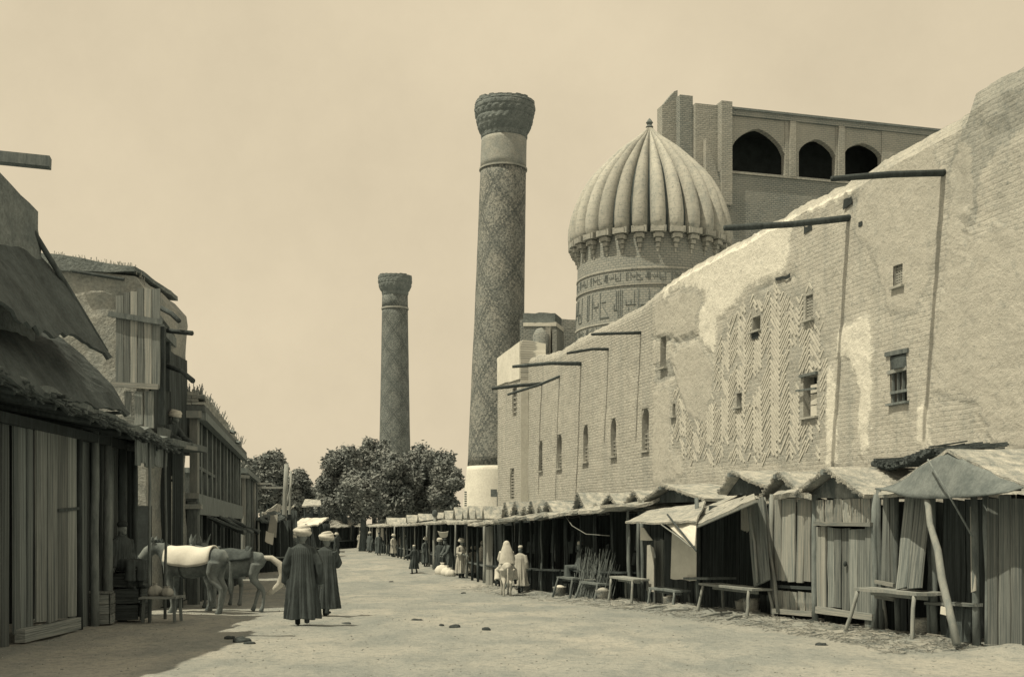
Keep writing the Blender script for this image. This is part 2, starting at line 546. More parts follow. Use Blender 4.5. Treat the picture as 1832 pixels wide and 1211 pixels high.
# plain old brick for the arcade and ruins, UV in metres
def brick_mat(name, a, b, m, bw=.34, rh=.16, mo=.03, plast=0.0):
    q = NT(name)
    uv = q.uv()
    bc, bf = brick_nodes(q, uv, bw, rh, C(a), C(b), C(m), mo, .06)
    n1 = q.noise(q.pos(), .5, 6, .66); n2 = q.noise(q.pos(), 4, 4, .7)
    c = q.mix(q.mrange(n1, .44, .66, 0, .8), bc, C((a + b) / 2 * 1.12))
    c = q.mix(q.mrange(n2, .56, .76, 0, .5), c, C(m))
    q.out(c)
    q.bump(q.math('ADD', q.math('MULTIPLY', bf, -.6), q.math('ADD', n2, n1)), .8, .06)
brick_mat('brick_old', .31, .25, .16, .3, .12, .022)
brick_mat('brick_pale', .38, .33, .24, .3, .12, .018)
brick_mat('brick_near', .36, .27, .16, .28, .09, .02)

# minaret: stepped lozenges of dark glazed brick on buff brick (object space, cylinder wrapped)
def minaret_mat(name, Rm, W, H, a, dk, smallk=4.0):
    q = NT(name)
    o = q.obj(); xyz = q.sep(o)
    ang = q.math('ARCTAN2', xyz[1], xyz[0])
    u = q.math('MULTIPLY', ang, Rm)
    st = .14
    us = q.math('MULTIPLY', q.math('FLOOR', q.math('DIVIDE', u, st)), st)
    vs = q.math('MULTIPLY', q.math('FLOOR', q.math('DIVIDE', xyz[2], st)), st)
    def lat(k, off):
        a1 = q.math('ADD', q.math('DIVIDE', us, W / k), q.math('DIVIDE', vs, H / k))
        a2 = q.math('SUBTRACT', q.math('DIVIDE', us, W / k), q.math('DIVIDE', vs, H / k))
        f1 = q.math('ABSOLUTE', q.math('SUBTRACT', q.math('FRACT', q.math('ADD', a1, off)), .5))
        f2 = q.math('ABSOLUTE', q.math('SUBTRACT', q.math('FRACT', q.math('ADD', a2, off)), .5))
        return q.math('MINIMUM', f1, f2)
    big = q.math('LESS_THAN', lat(1, 0.0), .034)
    big2 = q.math('LESS_THAN', q.math('ABSOLUTE', q.math('SUBTRACT', lat(1, 0.0), .115)), .022)
    small = q.math('LESS_THAN', lat(smallk, .25), .12)
    wear = q.noise(o, .6, 5, .65); fine = q.noise(o, 7.5, 4, .75); fin2 = q.noise(o, 22, 3, .7)
    patt = q.math('MAXIMUM', big, q.math('MULTIPLY', big2, .85))
    patt = q.math('MAXIMUM', patt, q.math('MULTIPLY', small, .36))
    keep = q.mrange(wear, .30, .52, .45, 1.0)
    patt = q.math('MULTIPLY', patt, keep)
    c = q.mix(q.mrange(wear, .3, .7), C(a * .85), C(a * 1.2))
    c = q.mix(q.math('MULTIPLY', patt, .68), c, C(dk))
    c = q.mix(q.mrange(fine, .47, .58, 0, .8), c, C(dk * 1.15))
    c = q.scalec(c, q.mrange(fin2, .3, .7, .82, 1.15))
    q.out(c)
    q.bump(q.math('ADD', q.math('MULTIPLY', patt, -.4), fine), .9, .08)
minaret_mat('minaret_tiles', 1.95, 3.06, 4.1, .31, .075)
minaret_mat('minaret_tiles_far', 1.75, 2.75, 3.4, .22, .065)
basic('minaret_buff', .24, .34, 1.2, bump=.7, bdist=.05, fine=.3)

# drum of the dome: faint rows of tile, object space
q = NT('drum_tile')
o = q.obj(); xyz = q.sep(o)
ang = q.math('ARCTAN2', xyz[1], xyz[0])
u = q.math('MULTIPLY', ang, 4.0)
cmb = q.n('ShaderNodeCombineXYZ'); q.l(u, cmb.inputs[0]); q.l(xyz[2], cmb.inputs[1])
bc, bf = brick_nodes(q, cmb.outputs[0], .3, .13, C(.34), C(.29), C(.2), .018, .05)
n1 = q.noise(o, 1.2, 5, .65); n2 = q.noise(o, 9, 4, .75)
c = q.mix(q.mrange(n2, .52, .66, 0, .6), bc, C(.11))
c = q.mix(q.mrange(n1, .5, .75, 0, .5), c, C(.38))
q.out(c); q.bump(q.math('ADD', n2, q.math('MULTIPLY', bf, -.5)), .7, .05)
q = NT('dome_tile')
o = q.obj(); xyz = q.sep(q.pos())
n1 = q.noise(q.pos(), .7, 6, .68); n2 = q.noise(q.pos(), 7, 5, .75)
fl = q.math('FRACT', q.math('MULTIPLY', xyz[2], 2.6))
jn = q.math('LESS_THAN', fl, .09)
c = q.mix(q.mrange(n1, .3, .7), C(.34), C(.48))
c = q.mix(q.mrange(n1, .52, .7, 0, .5), c, C(.22))
c = q.mix(q.mrange(n2, .52, .66, 0, .7), c, C(.14))
c = q.mix(q.math('MULTIPLY', jn, .3), c, C(.18))
st_ = q.noise(q.mapv(q.pos(), (1.4, 1.4, .25)), 1.3, 5, .7)
c = q.mix(q.mrange(st_, .5, .68, 0, .5), c, C(.2))
c = q.scalec(c, q.mrange(q.rnd(), 0, 1, .84, 1.12))
q.out(c); q.bump(q.math('ADD', n2, n1), .6, .05)
# ---------------------------------------------------------------- ground
def lines(segs):
    out = []
    for a, b, st in segs:
        n = max(1, round((b - a) / st))
        out += [a + (b - a) * i / n for i in range(n)]
    out.append(segs[-1][1])
    return out
def gfull(x, y):
    z = gz(x, y)
    if -60 < x < 60 and -5 < y < 130:
        z += .035 * fbm((x * .5, y * .5, 3.1), 1.0, 3) + .012 * fbm((x * 2.4, y * 2.4, 7.7), 1.0, 3)
        # cart ruts and trodden hollows
        c0 = x + .235 * y
        for off in (2.2, 3.6, 5.9, 7.2):
            wv = off + .35 * math.sin(y * .21 + off) + .15 * math.sin(y * .53 + off * 2)
            z -= .028 * math.exp(-((c0 - wv) / .16) ** 2)
        z -= .03 * max(0, fbm((x * 3.1, y * 3.1, 12.0), 1.0, 2) - .15)
        # swept-up dust heaps along the feet of the stalls
        b = (x - (11.87 - .285 * y)) / 1.04
        if 12 < y < 70:
            z += .11 * math.exp(-((b + .25) / .45) ** 2) * max(0, .55 + 1.1 * fbm((x * .9, y * .9, 1.0), 1.0, 3))
    return z
xs = lines([(-2500, -300, 700), (-300, -60, 60), (-60, -16, 4), (-16, 12, .16), (12, 60, 4), (60, 300, 60), (300, 2500, 700)])
ys = lines([(-300, 0, 60), (0, 12, 1.5), (12, 40, .16), (40, 60, .3), (60, 120, 1.2), (120, 300, 20), (300, 5000, 800)])
mb = MB()
mb.v = [Vector((x, y, gfull(x, y))) for y in ys for x in xs]
nx = len(xs)
mb.f = [(j * nx + i, j * nx + i + 1, (j + 1) * nx + i + 1, (j + 1) * nx + i) for j in range(len(ys) - 1) for i in range(nx - 1)]
gr = mb.build('ground', 'dust', smooth=True)
gr['kind'] = 'structure'

# ---------------------------------------------------------------- the long madrasa wall on the right
UD = Vector((-.2741, .9617, 0))       # along the street, away from the camera
NO = Vector((-.9617, -.2741, 0))      # out of the wall, to the street
WX = 16.0
def wd(px): return WX / ((px - CX) / F + .285)
def ws(px): return wd(px) * 1.0398
def wz(px, py): return HC + (HY - py) * wd(px) / F
def wpt(s, z, off=0.0):
    return Vector((WX, 0, 0)) + UD * s + NO * off + Vector((0, 0, z))
def walldisp(s, z):
    return .03 * fbm((s * .35, z * .35, 5.0), 1, 4) + .016 * fbm((s * 1.9, z * 1.9, 9.0), 1, 3)
TOPPX = [(905, 640), (945, 640), (1000, 628), (1031, 606), (1090, 576), (1145, 547), (1182, 514), (1228, 481), (1302, 440), (1347, 416), (1393, 390), (1417, 372), (1480, 343), (1520, 325), (1590, 277), (1665, 236), (1730, 201), (1731, 168), (1807, 125), (1900, 75), (2100, -40)]
TOPS = sorted((ws(x), wz(x, y)) for x, y in TOPPX)
def ztop(s):
    return interp(TOPS, s) + .05 * fbm((s * .8, 0, 2), 1, 4) + .05 * fbm((s * 4, 0, 4), 1, 3)

madrasa = thing('madrasa_wall', wpt(40, 0), 'long high worn brick and plaster wall behind the row of bazaar stalls', 'wall')

PATCHES = [
    (2, [(1692, 305), (1728, 212), (1730, 165), (1900, 60), (1900, 180), (1790, 262), (1750, 320), (1742, 400), (1728, 450), (1712, 380)]),
    (2, [(1500, 372), (1520, 345), (1560, 335), (1545, 352), (1525, 380)]),
    (2, [(1165, 600), (1210, 606), (1250, 598), (1252, 606), (1210, 616), (1168, 610)]),
    (2, [(1355, 516), (1410, 494), (1420, 488), (1420, 498), (1360, 522)]),
    (2, [(1170, 655), (1200, 640), (1215, 668), (1172, 690)]),
    (0, [(1183, 522), (1228, 488), (1302, 447), (1347, 424), (1412, 398), (1414, 440), (1408, 485), (1372, 505), (1340, 512), (1312, 548), (1282, 575), (1279, 635), (1252, 604), (1252, 560), (1270, 528), (1240, 512), (1205, 520), (1190, 540)]),
    (1, [(1171, 560), (1176, 540), (1200, 528), (1238, 520), (1262, 530), (1248, 566), (1244, 592), (1215, 612), (1196, 598), (1172, 606)]),
    (1, [(1196, 640), (1222, 618), (1250, 612), (1277, 650), (1276, 700), (1262, 760), (1230, 740), (1215, 700)]),
    (0, [(1345, 420), (1393, 398), (1440, 372), (1500, 345), (1530, 335), (1520, 352), (1470, 375), (1430, 385), (1412, 425), (1385, 440)]),
    (0, [(1500, 590), (1552, 560), (1562, 610), (1560, 700), (1556, 800), (1546, 830), (1534, 780), (1540, 690), (1516, 640), (1496, 640)]),
    (0, [(1642, 735), (1655, 715), (1664, 745), (1668, 800), (1640, 800)]),
    (0, [(1478, 660), (1492, 650), (1500, 760), (1498, 830), (1478, 838)]),
    (1, [(1695, 300), (1718, 250), (1735, 260), (1745, 330), (1738, 385), (1728, 430), (1712, 400), (1700, 360)]),
    (1, [(1700, 330), (1690, 470), (1670, 620), (1668, 700), (1740, 720), (1850, 640), (1900, 420), (1780, 400), (1745, 430)]),
    (1, [(1532, 345), (1600, 290), (1668, 250), (1690, 320), (1672, 480), (1640, 560), (1590, 560), (1560, 450), (1528, 420)]),
    (1, [(1168, 700), (1200, 690), (1200, 800), (1230, 850), (1168, 868)]),
    (1, [(1760, 520), (1850, 480), (1900, 560), (1900, 800), (1780, 800), (1740, 700)]),
]
PATCHES = [(c, [(ws(x), wz(x, y)) for x, y in p]) for c, p in PATCHES]
def inpoly(p_, poly):
    c_ = False; n = len(poly)
    for i in range(n):
        x0, y0 = poly[i]; x1, y1 = poly[(i + 1) % n]
        if (y0 > p_[1]) != (y1 > p_[1]) and p_[0] < (x1 - x0) * (p_[1] - y0) / (y1 - y0) + x0: c_ = not c_
    return c_
def sdist(p_, poly):
    best = 1e9; n = len(poly)
    for i in range(n):
        x0, y0 = poly[i]; x1, y1 = poly[(i + 1) % n]
        dx, dy = x1 - x0, y1 - y0
        t = max(0, min(1, ((p_[0] - x0) * dx + (p_[1] - y0) * dy) / (dx * dx + dy * dy + 1e-9)))
        best = min(best, (p_[0] - x0 - t * dx) ** 2 + (p_[1] - y0 - t * dy) ** 2)
    return math.sqrt(best) * (1 if inpoly(p_, poly) else -1)
PBOX = [(min(a for a, b in p), max(a for a, b in p), min(b for a, b in p), max(b for a, b in p)) for c, p in PATCHES]
def pmask(s, z):
    """where lighter and greyer plaster coats survive on the wall (0..1, .5 at the edge)"""
    r = [0.0, 0.0, 0.0]
    for (c, p), bx in zip(PATCHES, PBOX):
        if bx[0] - .5 < s < bx[1] + .5 and bx[2] - .5 < z < bx[3] + .5:
            r[c] = max(r[c], max(0, min(1, .5 + sdist((s, z), p) / .7)))
    r.append(max(0, min(1, .5 + sdist((s, z), HBs) / .7)))
    return r
HB = [(1200, 690), (1240, 690), (1275, 660), (1284, 602), (1308, 560), (1345, 520), (1405, 505), (1452, 512), (1478, 600), (1486, 720), (1462, 822), (1320, 832), (1230, 830), (1200, 790)]
HBs = [(ws(x), wz(x, y)) for x, y in HB]
HOLES = []   # s0,s1,z0,z1
def hole(x0, x1, y0, y1):
    xm = (x0 + x1) / 2
    return (ws(x1), ws(x0), wz(xm, y1), wz(xm, y0))
ARCH = [hole(964, 971, 788, 842), hole(997, 1005, 777, 838), hole(1043, 1052, 760, 826), hole(1093, 1102, 748, 816), hole(1149, 1161, 730, 806)]
RECT = [hole(1181, 1191, 602, 658), hole(1345, 1360, 566, 592), hole(1441, 1455, 528, 572), hole(1318, 1327, 703, 728), hole(1203, 1208, 722, 745), hole(1437, 1461, 672, 746), hole(1600, 1616, 474, 512), hole(1594, 1624, 631, 720)]

def wallmesh(name, s0, s1, off, ztopf, zabs, holes, mat, thick=1.2, step=.15):
    def gridlines(a, b, st, edges):
        L0 = [a + (b - a) * i / round((b - a) / st) for i in range(round((b - a) / st) + 1)]
        L0 = [v for v in L0 if all(abs(v - e) > st * .35 for e in edges)] + [e for e in edges if a < e < b]
        L0 += [v for v in (a, b) if v not in L0]
        return sorted(set(L0))
    ss = gridlines(s0, s1, step, [e for h in holes for e in h[:2]])
    zs = gridlines(-.9, zabs, step, [e for h in holes for e in h[2:]])
    nt_ = 6
    mb = MB(); idx = {}; masks = []
    for i, s in enumerate(ss):
        zt = ztopf(s)
        for j in range(len(zs) + nt_):
            z = zs[j] if j < len(zs) else lerp(zabs, zt, (j - len(zs) + 1) / nt_)
            pm = pmask(s, z) if off == 0 else (0, 0, 0)
            masks.append(pm)
            e_ = .12 * fbm((s * 2.3, z * 2.3, 6), 1, 3)
            dd = off + walldisp(s, z) + .03 * sstep(.42, .58, pm[0] + e_) + .022 * sstep(.42, .58, pm[1] + e_) - .05 * sstep(.42, .58, pm[2] + e_) * (.6 + fbm((s * 3, z * 3, 2), 1, 3))
            if zt - z < .25: dd -= (.25 - (zt - z)) * .5
            idx[i, j] = len(mb.v)
            mb.v.append(wpt(s, z, dd))
    nz = len(zs) + nt_
    def inside(i, j):
        if j >= len(zs) - 1: return None
        sm = (ss[i] + ss[i + 1]) / 2; zm = (zs[j] + zs[j + 1]) / 2
        for h in holes:
            if h[0] < sm < h[1] and h[2] < zm < h[3]: return h
        return None
    for i in range(len(ss) - 1):
        for j in range(nz - 1):
            if inside(i, j) is None:
                mb.f.append((idx[i, j], idx[i + 1, j], idx[i + 1, j + 1], idx[i, j + 1]))
    # top and back
    bt = []; bb = []
    for i, s in enumerate(ss):
        bt.append(len(mb.v)); mb.v.append(wpt(s, ztopf(s + 3) * .5 + ztopf(s) * .5 - .05, off - thick))
        bb.append(len(mb.v)); mb.v.append(wpt(s, -.9, off - thick))
    for i in range(len(ss) - 1):
        mb.f.append((idx[i, nz - 1], idx[i + 1, nz - 1], bt[i + 1], bt[i]))
        mb.f.append((bt[i], bt[i + 1], bb[i + 1], bb[i]))
    for i in (0, len(ss) - 1):
        mb.f.append(tuple(idx[i, j] for j in range(nz)) + (bt[i], bb[i]))
    o = mb.build(name, mat, madrasa, uv=lambda c: uvwall(c))
    at = o.data.color_attributes.new('coats', 'FLOAT_COLOR', 'POINT')
    for k_, pm in enumerate(masks): at.data[k_].color = (pm[0], pm[1], pm[2], pm[3] if len(pm) > 3 else 0)
    # reveals
    for h in holes:
        m2 = MB()
        dep = .32
        a = [(h[0], h[2]), (h[1], h[2]), (h[1], h[3]), (h[0], h[3])]
        for k in range(4):
            (sa, za), (sb, zb) = a[k], a[(k + 1) % 4]
            m2.add([wpt(sa, za, off + walldisp(sa, za)), wpt(sb, zb, off + walldisp(sb, zb)), wpt(sb, zb, off - dep), wpt(sa, za, off - dep)], [(0, 1, 2, 3)])
        m2.build('reveal', 'plaster_grey', o)
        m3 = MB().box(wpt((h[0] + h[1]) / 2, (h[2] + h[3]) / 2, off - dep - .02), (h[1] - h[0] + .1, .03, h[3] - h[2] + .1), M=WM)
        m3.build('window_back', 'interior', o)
    return o
def uvwall(c):
    r = c - Vector((WX, 0, 0))
    return (r.dot(UD), c.z)
WM = Matrix((UD, -NO, Vector((0, 0, 1)))).transposed()     # local x along the wall, y inwards, z up
MASKS = True
main_face = wallmesh('brick_face', 17.0, ws(945), 0, ztop, 8.3, ARCH + RECT, 'wall_brick')

def arch_fill(h, off, parent, mat='plaster_grey', pointed=.15, depth=.2):
    """two spandrels that turn a square opening into an arched one"""
    s0, s1, z0, z1 = h; w = (s1 - s0) / 2; sm = (s0 + s1) / 2
    zs_ = z1 - w * (1.2 + pointed)
    for sg in (-1, 1):
        pts = [(sm + sg * w, zs_), (sm + sg * w, z1 + .004), (sm, z1 + .004)]
        for k in range(9):
            t = k / 8
            q = t * math.pi / 2
            pts.append((sm + sg * w * math.sin(q), zs_ + (z1 - zs_) * math.cos(q) ** (1.0 - pointed)))
        poly = [wpt(a, b, off - .012) for a, b in pts[:-1]]
        MB().prism(poly, NO * -depth).build('spandrel', mat, parent)
def bars(h, off, parent, ns, nz_, w=.03, mat='timber_dark', name='lattice_bar'):
    s0, s1, z0, z1 = h
    for k in range(1, ns + 1):
        s = lerp(s0, s1, k / (ns + 1))
        MB().bar(wpt(s, z0, off), wpt(s, z1, off), w, w).build(name, mat, parent)
    for k in range(1, nz_ + 1):
        z = lerp(z0, z1, k / (nz_ + 1))
        MB().bar(wpt(s0, z, off - .004), wpt(s1, z, off - .004), w, w).build(name, mat, parent)
for h in ARCH:
    w_ = MB().box(wpt((h[0] + h[1]) / 2, h[2] - .03, .03), (h[1] - h[0] + .1, .12, .06), M=WM).build('arched_window', 'plaster_grey', madrasa)
    arch_fill(h, 0, w_)
    lo = (h[0], h[1], h[2], lerp(h[2], h[3], .5))
    bars(lo, -.12, w_, 2, 4, .035, 'plaster_grey')
for k, h in enumerate(RECT):
    nm = 'window_opening'
    w_ = MB().box(wpt((h[0] + h[1]) / 2, h[2] - .02, .02), (h[1] - h[0] + .14, .16, .05), M=WM).build(nm, 'plaster_grey' if k != 7 else 'timber', madrasa)
    if k in (2, 6): bars(h, -.06, w_, 3, 7, .035, 'plaster_grey')
    if k == 5:      # broken plaster window with remains of its filling
        for zz, sz in ((.12, .3), (.42, .25), (.68, .2)):
            MB().box(wpt(lerp(h[0], h[1], .3), lerp(h[2], h[3], zz), -.1), ((h[1] - h[0]) * .55, .1, (h[3] - h[2]) * sz), M=WM).build('filling', 'plaster_light', w_)
        MB().bar(wpt(h[0] - .05, h[3] + .03, .03), wpt(h[1] + .12, h[3] + .03, .03), .07, .07).build('lintel', 'timber', w_)
        MB().bar(wpt(h[1] + .15, lerp(h[2], h[3], .68), .12), wpt(h[0], lerp(h[2], h[3], .66), .02), .05, .05).build('broken_rail', 'timber', w_)
    if k == 7:
        for a in (0.02, .36, .66, .98):
            MB().bar(wpt(lerp(h[0], h[1], a), h[2], -.05), wpt(lerp(h[0], h[1], a), h[3], -.05), .05, .05).build('mullion', 'timber', w_)
        MB().bar(wpt(h[0] - .08, h[3], .02), wpt(h[1] + .15, h[3] + .02, .02), .1, .1).build('lintel', 'timber', w_)
        MB().bar(wpt(h[0], lerp(h[2], h[3], .66), 0), wpt(h[1] + .1, lerp(h[2], h[3], .64), .0), .09, .08).build('transom', 'timber_pale', w_)
        MB().bar(wpt(h[0], lerp(h[2], h[3], .22), 0), wpt(h[1], lerp(h[2], h[3], .22), .0), .06, .06).build('transom', 'timber', w_)
        for a, b in ((.05, .33), (.38, .63)):
            MB().box(wpt(lerp(h[0], h[1], (a + b) / 2), lerp(h[2], h[3], .43), -.12), ((h[1] - h[0]) * (b - a), .03, (h[3] - h[2]) * .38), M=WM).build('shutter', 'plank_pale', w_)
        MB().sheet(lambda u, v: wpt(lerp(h[0], h[1], u), lerp(h[2], h[3], .68 + .26 * v) , .02 + .07 * math.sin(u * 4) * (1 - v)), 8, 4, .02).build('rag', 'cloth_dark', w_)

def ragged(pts, amp, n=7, seed=0):
    out = []
    m = len(pts)
    for i in range(m):
        a = Vector(pts[i]); b = Vector(pts[(i + 1) % m])
        for k in range(n):
            t = k / n
            p_ = a.lerp(b, t)
            e = mnoise.noise_vector(Vector((p_.x * 2.1 + seed, p_.y * 2.1, seed))) + .6 * mnoise.noise_vector(Vector((p_.x * 6 + seed, p_.y * 6, seed)))
            out.append((p_.x + e.x * amp, p_.y + e.y * amp))
    return out
# brick relief laid in zigzags (one strip per diagonal course)
hbk = MB()
cw, pit = .5, .14
smin = min(a for a, b in HBs); smax = max(a for a, b in HBs)
zmin = min(b for a, b in HBs); zmax = max(b for a, b in HBs)
ci = 0
s = smin
while s < smax:
    z = zmin
    while z < zmax:
        ang = R(48) * (1 if ci % 2 else -1)
        ex = UD * math.cos(ang) + Vector((0, 0, 1)) * math.sin(ang)
        ez = -UD * math.sin(ang) + Vector((0, 0, 1)) * math.cos(ang)
        ln = cw / math.cos(ang)
        for t in (-.33, 0, .33):          # each course is three bricks end to end
            c_ = (s + cw / 2 + t * cw + random.uniform(-.005, .005), z + t * ln * math.sin(ang) + random.uniform(-.006, .006))
            lev = pmask(*c_)
            if inpoly(c_, HBs) and random.random() > .05 and sdist(c_, HBs) > .9 * random.random() ** 2 and fbm((c_[0] * .9, c_[1] * .9, 3), 1, 3) > -.42 and max(lev[0], lev[1]) < .55 and not any(h[0] - .12 < c_[0] < h[1] + .12 and h[2] - .12 < c_[1] < h[3] + .12 for h in RECT):
                m = Matrix((ex, -NO, ez)).transposed()
                hbk.box(wpt(c_[0], c_[1], .004 + random.uniform(-.006, .006) + walldisp(*c_)), (ln * .335, .028, .056), M=m)
        z += pit
    s += cw; ci += 1
ho = hbk.build('herringbone_brickwork', 'strip', madrasa); ho['kind'] = 'stuff'

# eroded cracks and putlog holes: raised dark patches stand in for their inner shade
for (x, y, w, h_) in [(1518, 362, 14, 16), (1447, 410, 14, 12), (1402, 498, 26, 5), (1540, 400, 8, 10), (1352, 600, 10, 9)]:
    pts = [(ws(x - w / 2), wz(x, y + h_ / 2)), (ws(x + w / 2), wz(x, y + h_ / 2)), (ws(x + w / 2), wz(x, y - h_ / 2)), (ws(x - w / 2), wz(x, y - h_ / 2))]
    poly = [wpt(a, b, .02) for a, b in ragged(pts, .08, 4, x)]
    MB().prism(poly, NO * .012).build('hole_shade', 'interior', madrasa)
# beams that stick out over the street
for (ax, ay, tx, ty, r) in [(1690, 307, 1488, 320, .075), (1520, 386, 1296, 408, .085), (1146, 594, 1058, 598, .06), (1088, 624, 1014, 632, .06), (1039, 650, 917, 656, .08), (1001, 668, 908, 706, .06), (970, 685, 880, 695, .085)]:
    da = wd(ax); Xa = WX - .285 * da; t = (tx - CX) / F
    Ln = (Xa - t * da) / (.9617 - .2741 * t)
    zt = HC + (HY - ty) * (da - .2741 * Ln) / F
    a = wpt(da * 1.0398, wz(ax, ay), -.3); b = wpt(da * 1.0398, zt, Ln)
    mid = a.lerp(b, .5) + Vector((random.uniform(-.05, .05), random.uniform(-.08, .08), random.uniform(-.09, .1)))
    MB().tube([a, a.lerp(mid, .6), mid, b.lerp(mid, .4), b], [r, r * .95, r * .9, r * .9, r * .75], 8, jit=.08).build('projecting_beam', 'timber_dark', madrasa, smooth=True)

# end pier of the wall, with a whitewashed top and two ornate niches
NH = [(ws(938), ws(930), wz(934, 745), wz(934, 660)), (ws(934), ws(926), wz(930, 892), wz(930, 838))]
pier = wallmesh('end_pier', ws(945) + .004, ws(903), .36, lambda s: interp([(ws(950), wz(950, 603)), (ws(903), wz(903, 640))], s) + .05 * fbm((s * 3, 0, 0)), 8.2, NH, 'wall_brick', step=.2)
for h in NH:
    arch_fill(h, .36, pier)
    bars(h, .28, pier, 1, 9, .05, 'plaster_grey')
poly = [wpt(a, b, .30) for a, b in ragged([(ws(945) + .02, wz(945, 678)), (ws(904), wz(904, 690)), (ws(904), wz(904, 642)), (ws(945) + .02, wz(945, 612))], .05, 5, 4)]
MB().prism(poly, NO * .115).build('whitewash_patch', 'plaster_white', pier)

MB().box(wpt(ws(945) - .01, 4.3, .18), (.03, .37, 8.2), M=WM).build('return_plaster', 'plaster_light', pier)
# ---------------------------------------------------------------- minarets
def minaret(name, label, px, pbase, d, prof, cap, bandy, basey, lean, tiles, group):
    k = F / d
    base = P(px, HY, d); base.z = gz(0, d)
    root = thing(name, base, label, 'minaret', group)
    def zz(y): return HC + (HY - y) * (d - interp(prof, y) / k * .95) / F - base.z      # the near side is what shows
    def prf(y0, y1, st, grow=0.0):
        ys_ = []
        y = y0
        while y > y1: ys_.append(y); y -= st
        ys_.append(y1)
        return [(interp(prof, y_) / k + grow, zz(y_)) for y_ in ys_]
    def wob(r, z, q): return r * (1 + .008 * fbm((math.cos(q) * 2, math.sin(q) * 2, z * .5), 1, 3))
    sh = MB().lathe(prf(basey, bandy, 20), n=56, lean=lean, fn=wob).build('shaft', tiles, root, smooth=True, local=True)
    MB().lathe(prf(pbase, basey, 15, .03), n=48, lean=lean, fn=wob).build('plastered_base' if basey < 900 else 'foot', 'plaster_white' if basey < 900 else tiles, root, smooth=True, local=True)
    MB().lathe(prf(bandy, cap[0][0], 12, .015), n=48, lean=lean, fn=wob).build('neck', 'minaret_buff' if basey < 900 else tiles, root, smooth=True, local=True)
    MB().lathe([(interp(prof, bandy) / k + .09, zz(bandy + 2)), (interp(prof, bandy) / k + .09, zz(bandy - 1))], n=48, lean=lean).build('string_course', 'minaret_buff', root, local=True)
    # stalactite crown in tiers
    cp = []
    for i, (y, r) in enumerate(cap): cp.append((r / k, zz(y)))
    def crown(r, z, q):
        a = (z - cp[0][1]) / (cp[-1][1] - cp[0][1])
        tier = int(a * 4.2)
        am = .028 if a < .8 else .008
        return r * (1 + am * (abs(math.sin(q * 12 + (tier % 2) * math.pi / 2)) - .5) + .03 * fbm((math.cos(q) * 4, math.sin(q) * 4, z * 2), 1, 3))
    fine = []
    for (r0, z0), (r1, z1) in zip(cp, cp[1:]):
        for t in range(4): fine.append((lerp(r0, r1, t / 4) * (1.0 - .025 * (t == 0)), lerp(z0, z1, t / 4)))
    fine.append(cp[-1]); fine.append((cp[-1][0] * .8, cp[-1][1] + .02))
    MB().lathe(fine, n=144, lean=lean, fn=crown).build('stalactite_crown', 'stone_dark', root, local=True)
    crown_o = bpy.data.objects[-1] if 0 else COL.objects[-1]
    rag = MB()
    n = 40
    for i in range(n):
        q = 2 * math.pi * i / n
        hh = .10 + .22 * abs(fbm((math.cos(q) * 3, math.sin(q) * 3, 0), 1, 3))
        r = cp[-1][0] * .93
        c = Vector((r * math.cos(q) + lean[0] * cp[-1][1], r * math.sin(q) + lean[1] * cp[-1][1], cp[-1][1] + hh / 2 - .03))
        rag.box(c, (.3, 2 * math.pi * r / n * 1.05, hh), q)
    rag.build('broken_parapet', 'stone_dark', crown_o, local=True)
    return root
minaret('minaret', 'tall near brick minaret with lozenge pattern and whitewashed base beside the wall', 882, 960, 85,
        [(170, 40), (230, 40), (560, 44.5), (620, 46), (830, 50), (925, 57), (960, 60)][::1],
        [(238, 40), (228, 42), (214, 49), (200, 51), (188, 54), (178, 54.5), (174, 53)], 292, 832, (.0265, 0), 'minaret_tiles', 'minarets')
minaret('minaret', 'smaller distant minaret rising behind the trees at the street end', 706, 950, 143,
        [(490, 22), (530, 22.8), (640, 24.5), (770, 27), (950, 31)],
        [(526, 22.5), (518, 24), (512, 28), (505, 29.5), (496, 30.5), (492, 30)], 548, 940, (.0015, 0), 'minaret_tiles_far', 'minarets')

# ---------------------------------------------------------------- ribbed dome
DD = 66.0; DK = F / DD
dc = P(1162, HY, DD); dc.z = 0
dome = thing('domed_chamber', dc, 'large ribbed dome on an inscribed tiled drum behind the wall', 'dome')
def dz(y): return HC + (HY - y) / DK
MB().lathe([(132 / DK, 0), (132 / DK, dz(600)), (129.5 / DK, dz(535)), (128.5 / DK, dz(470)), (127 / DK, dz(415))], n=72).build('drum', 'drum_tile', dome, smooth=True, local=True)
drum_o = COL.objects[-1]
for y, g in ((506, .05), (533, .05), (595, .05)):
    r = interp([(470, 128), (600, 132)], y) / DK
    MB().lathe([(r, dz(y + 2)), (r + g, dz(y + 2)), (r + g, dz(y - 1)), (r, dz(y - 1))], n=72, cap=False).build('string_course', 'dome_tile', drum_o, local=True)
DP = [(446, 142), (428, 144), (411, 143.5), (390, 139), (369, 132), (350, 123), (332, 112), (315, 98.5), (299, 83), (285, 69), (272, 54), (258, 37), (246, 22), (236, 11), (226, 4)]
prof = [(max(.05, (r - 13 * min(1, r / 60)) / DK), dz(y)) for y, r in DP]
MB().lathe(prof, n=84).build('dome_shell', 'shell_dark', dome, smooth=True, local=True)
NR = 27
rib = MB()
nr = len(DP); ns = 9
for i, (y, r) in enumerate(DP):
    rr = max(.04, (r - 13 * min(1, r / 60)) / DK)
    hw = math.pi * (r / DK) / NR * .78
    proud = 16 * min(1, r / 55) / DK
    for k in range(ns):
        q = math.pi * k / (ns - 1)
        rib.v.append(Vector((rr + proud * math.sin(q) ** .9 - .03, hw * math.cos(q), dz(y) )))
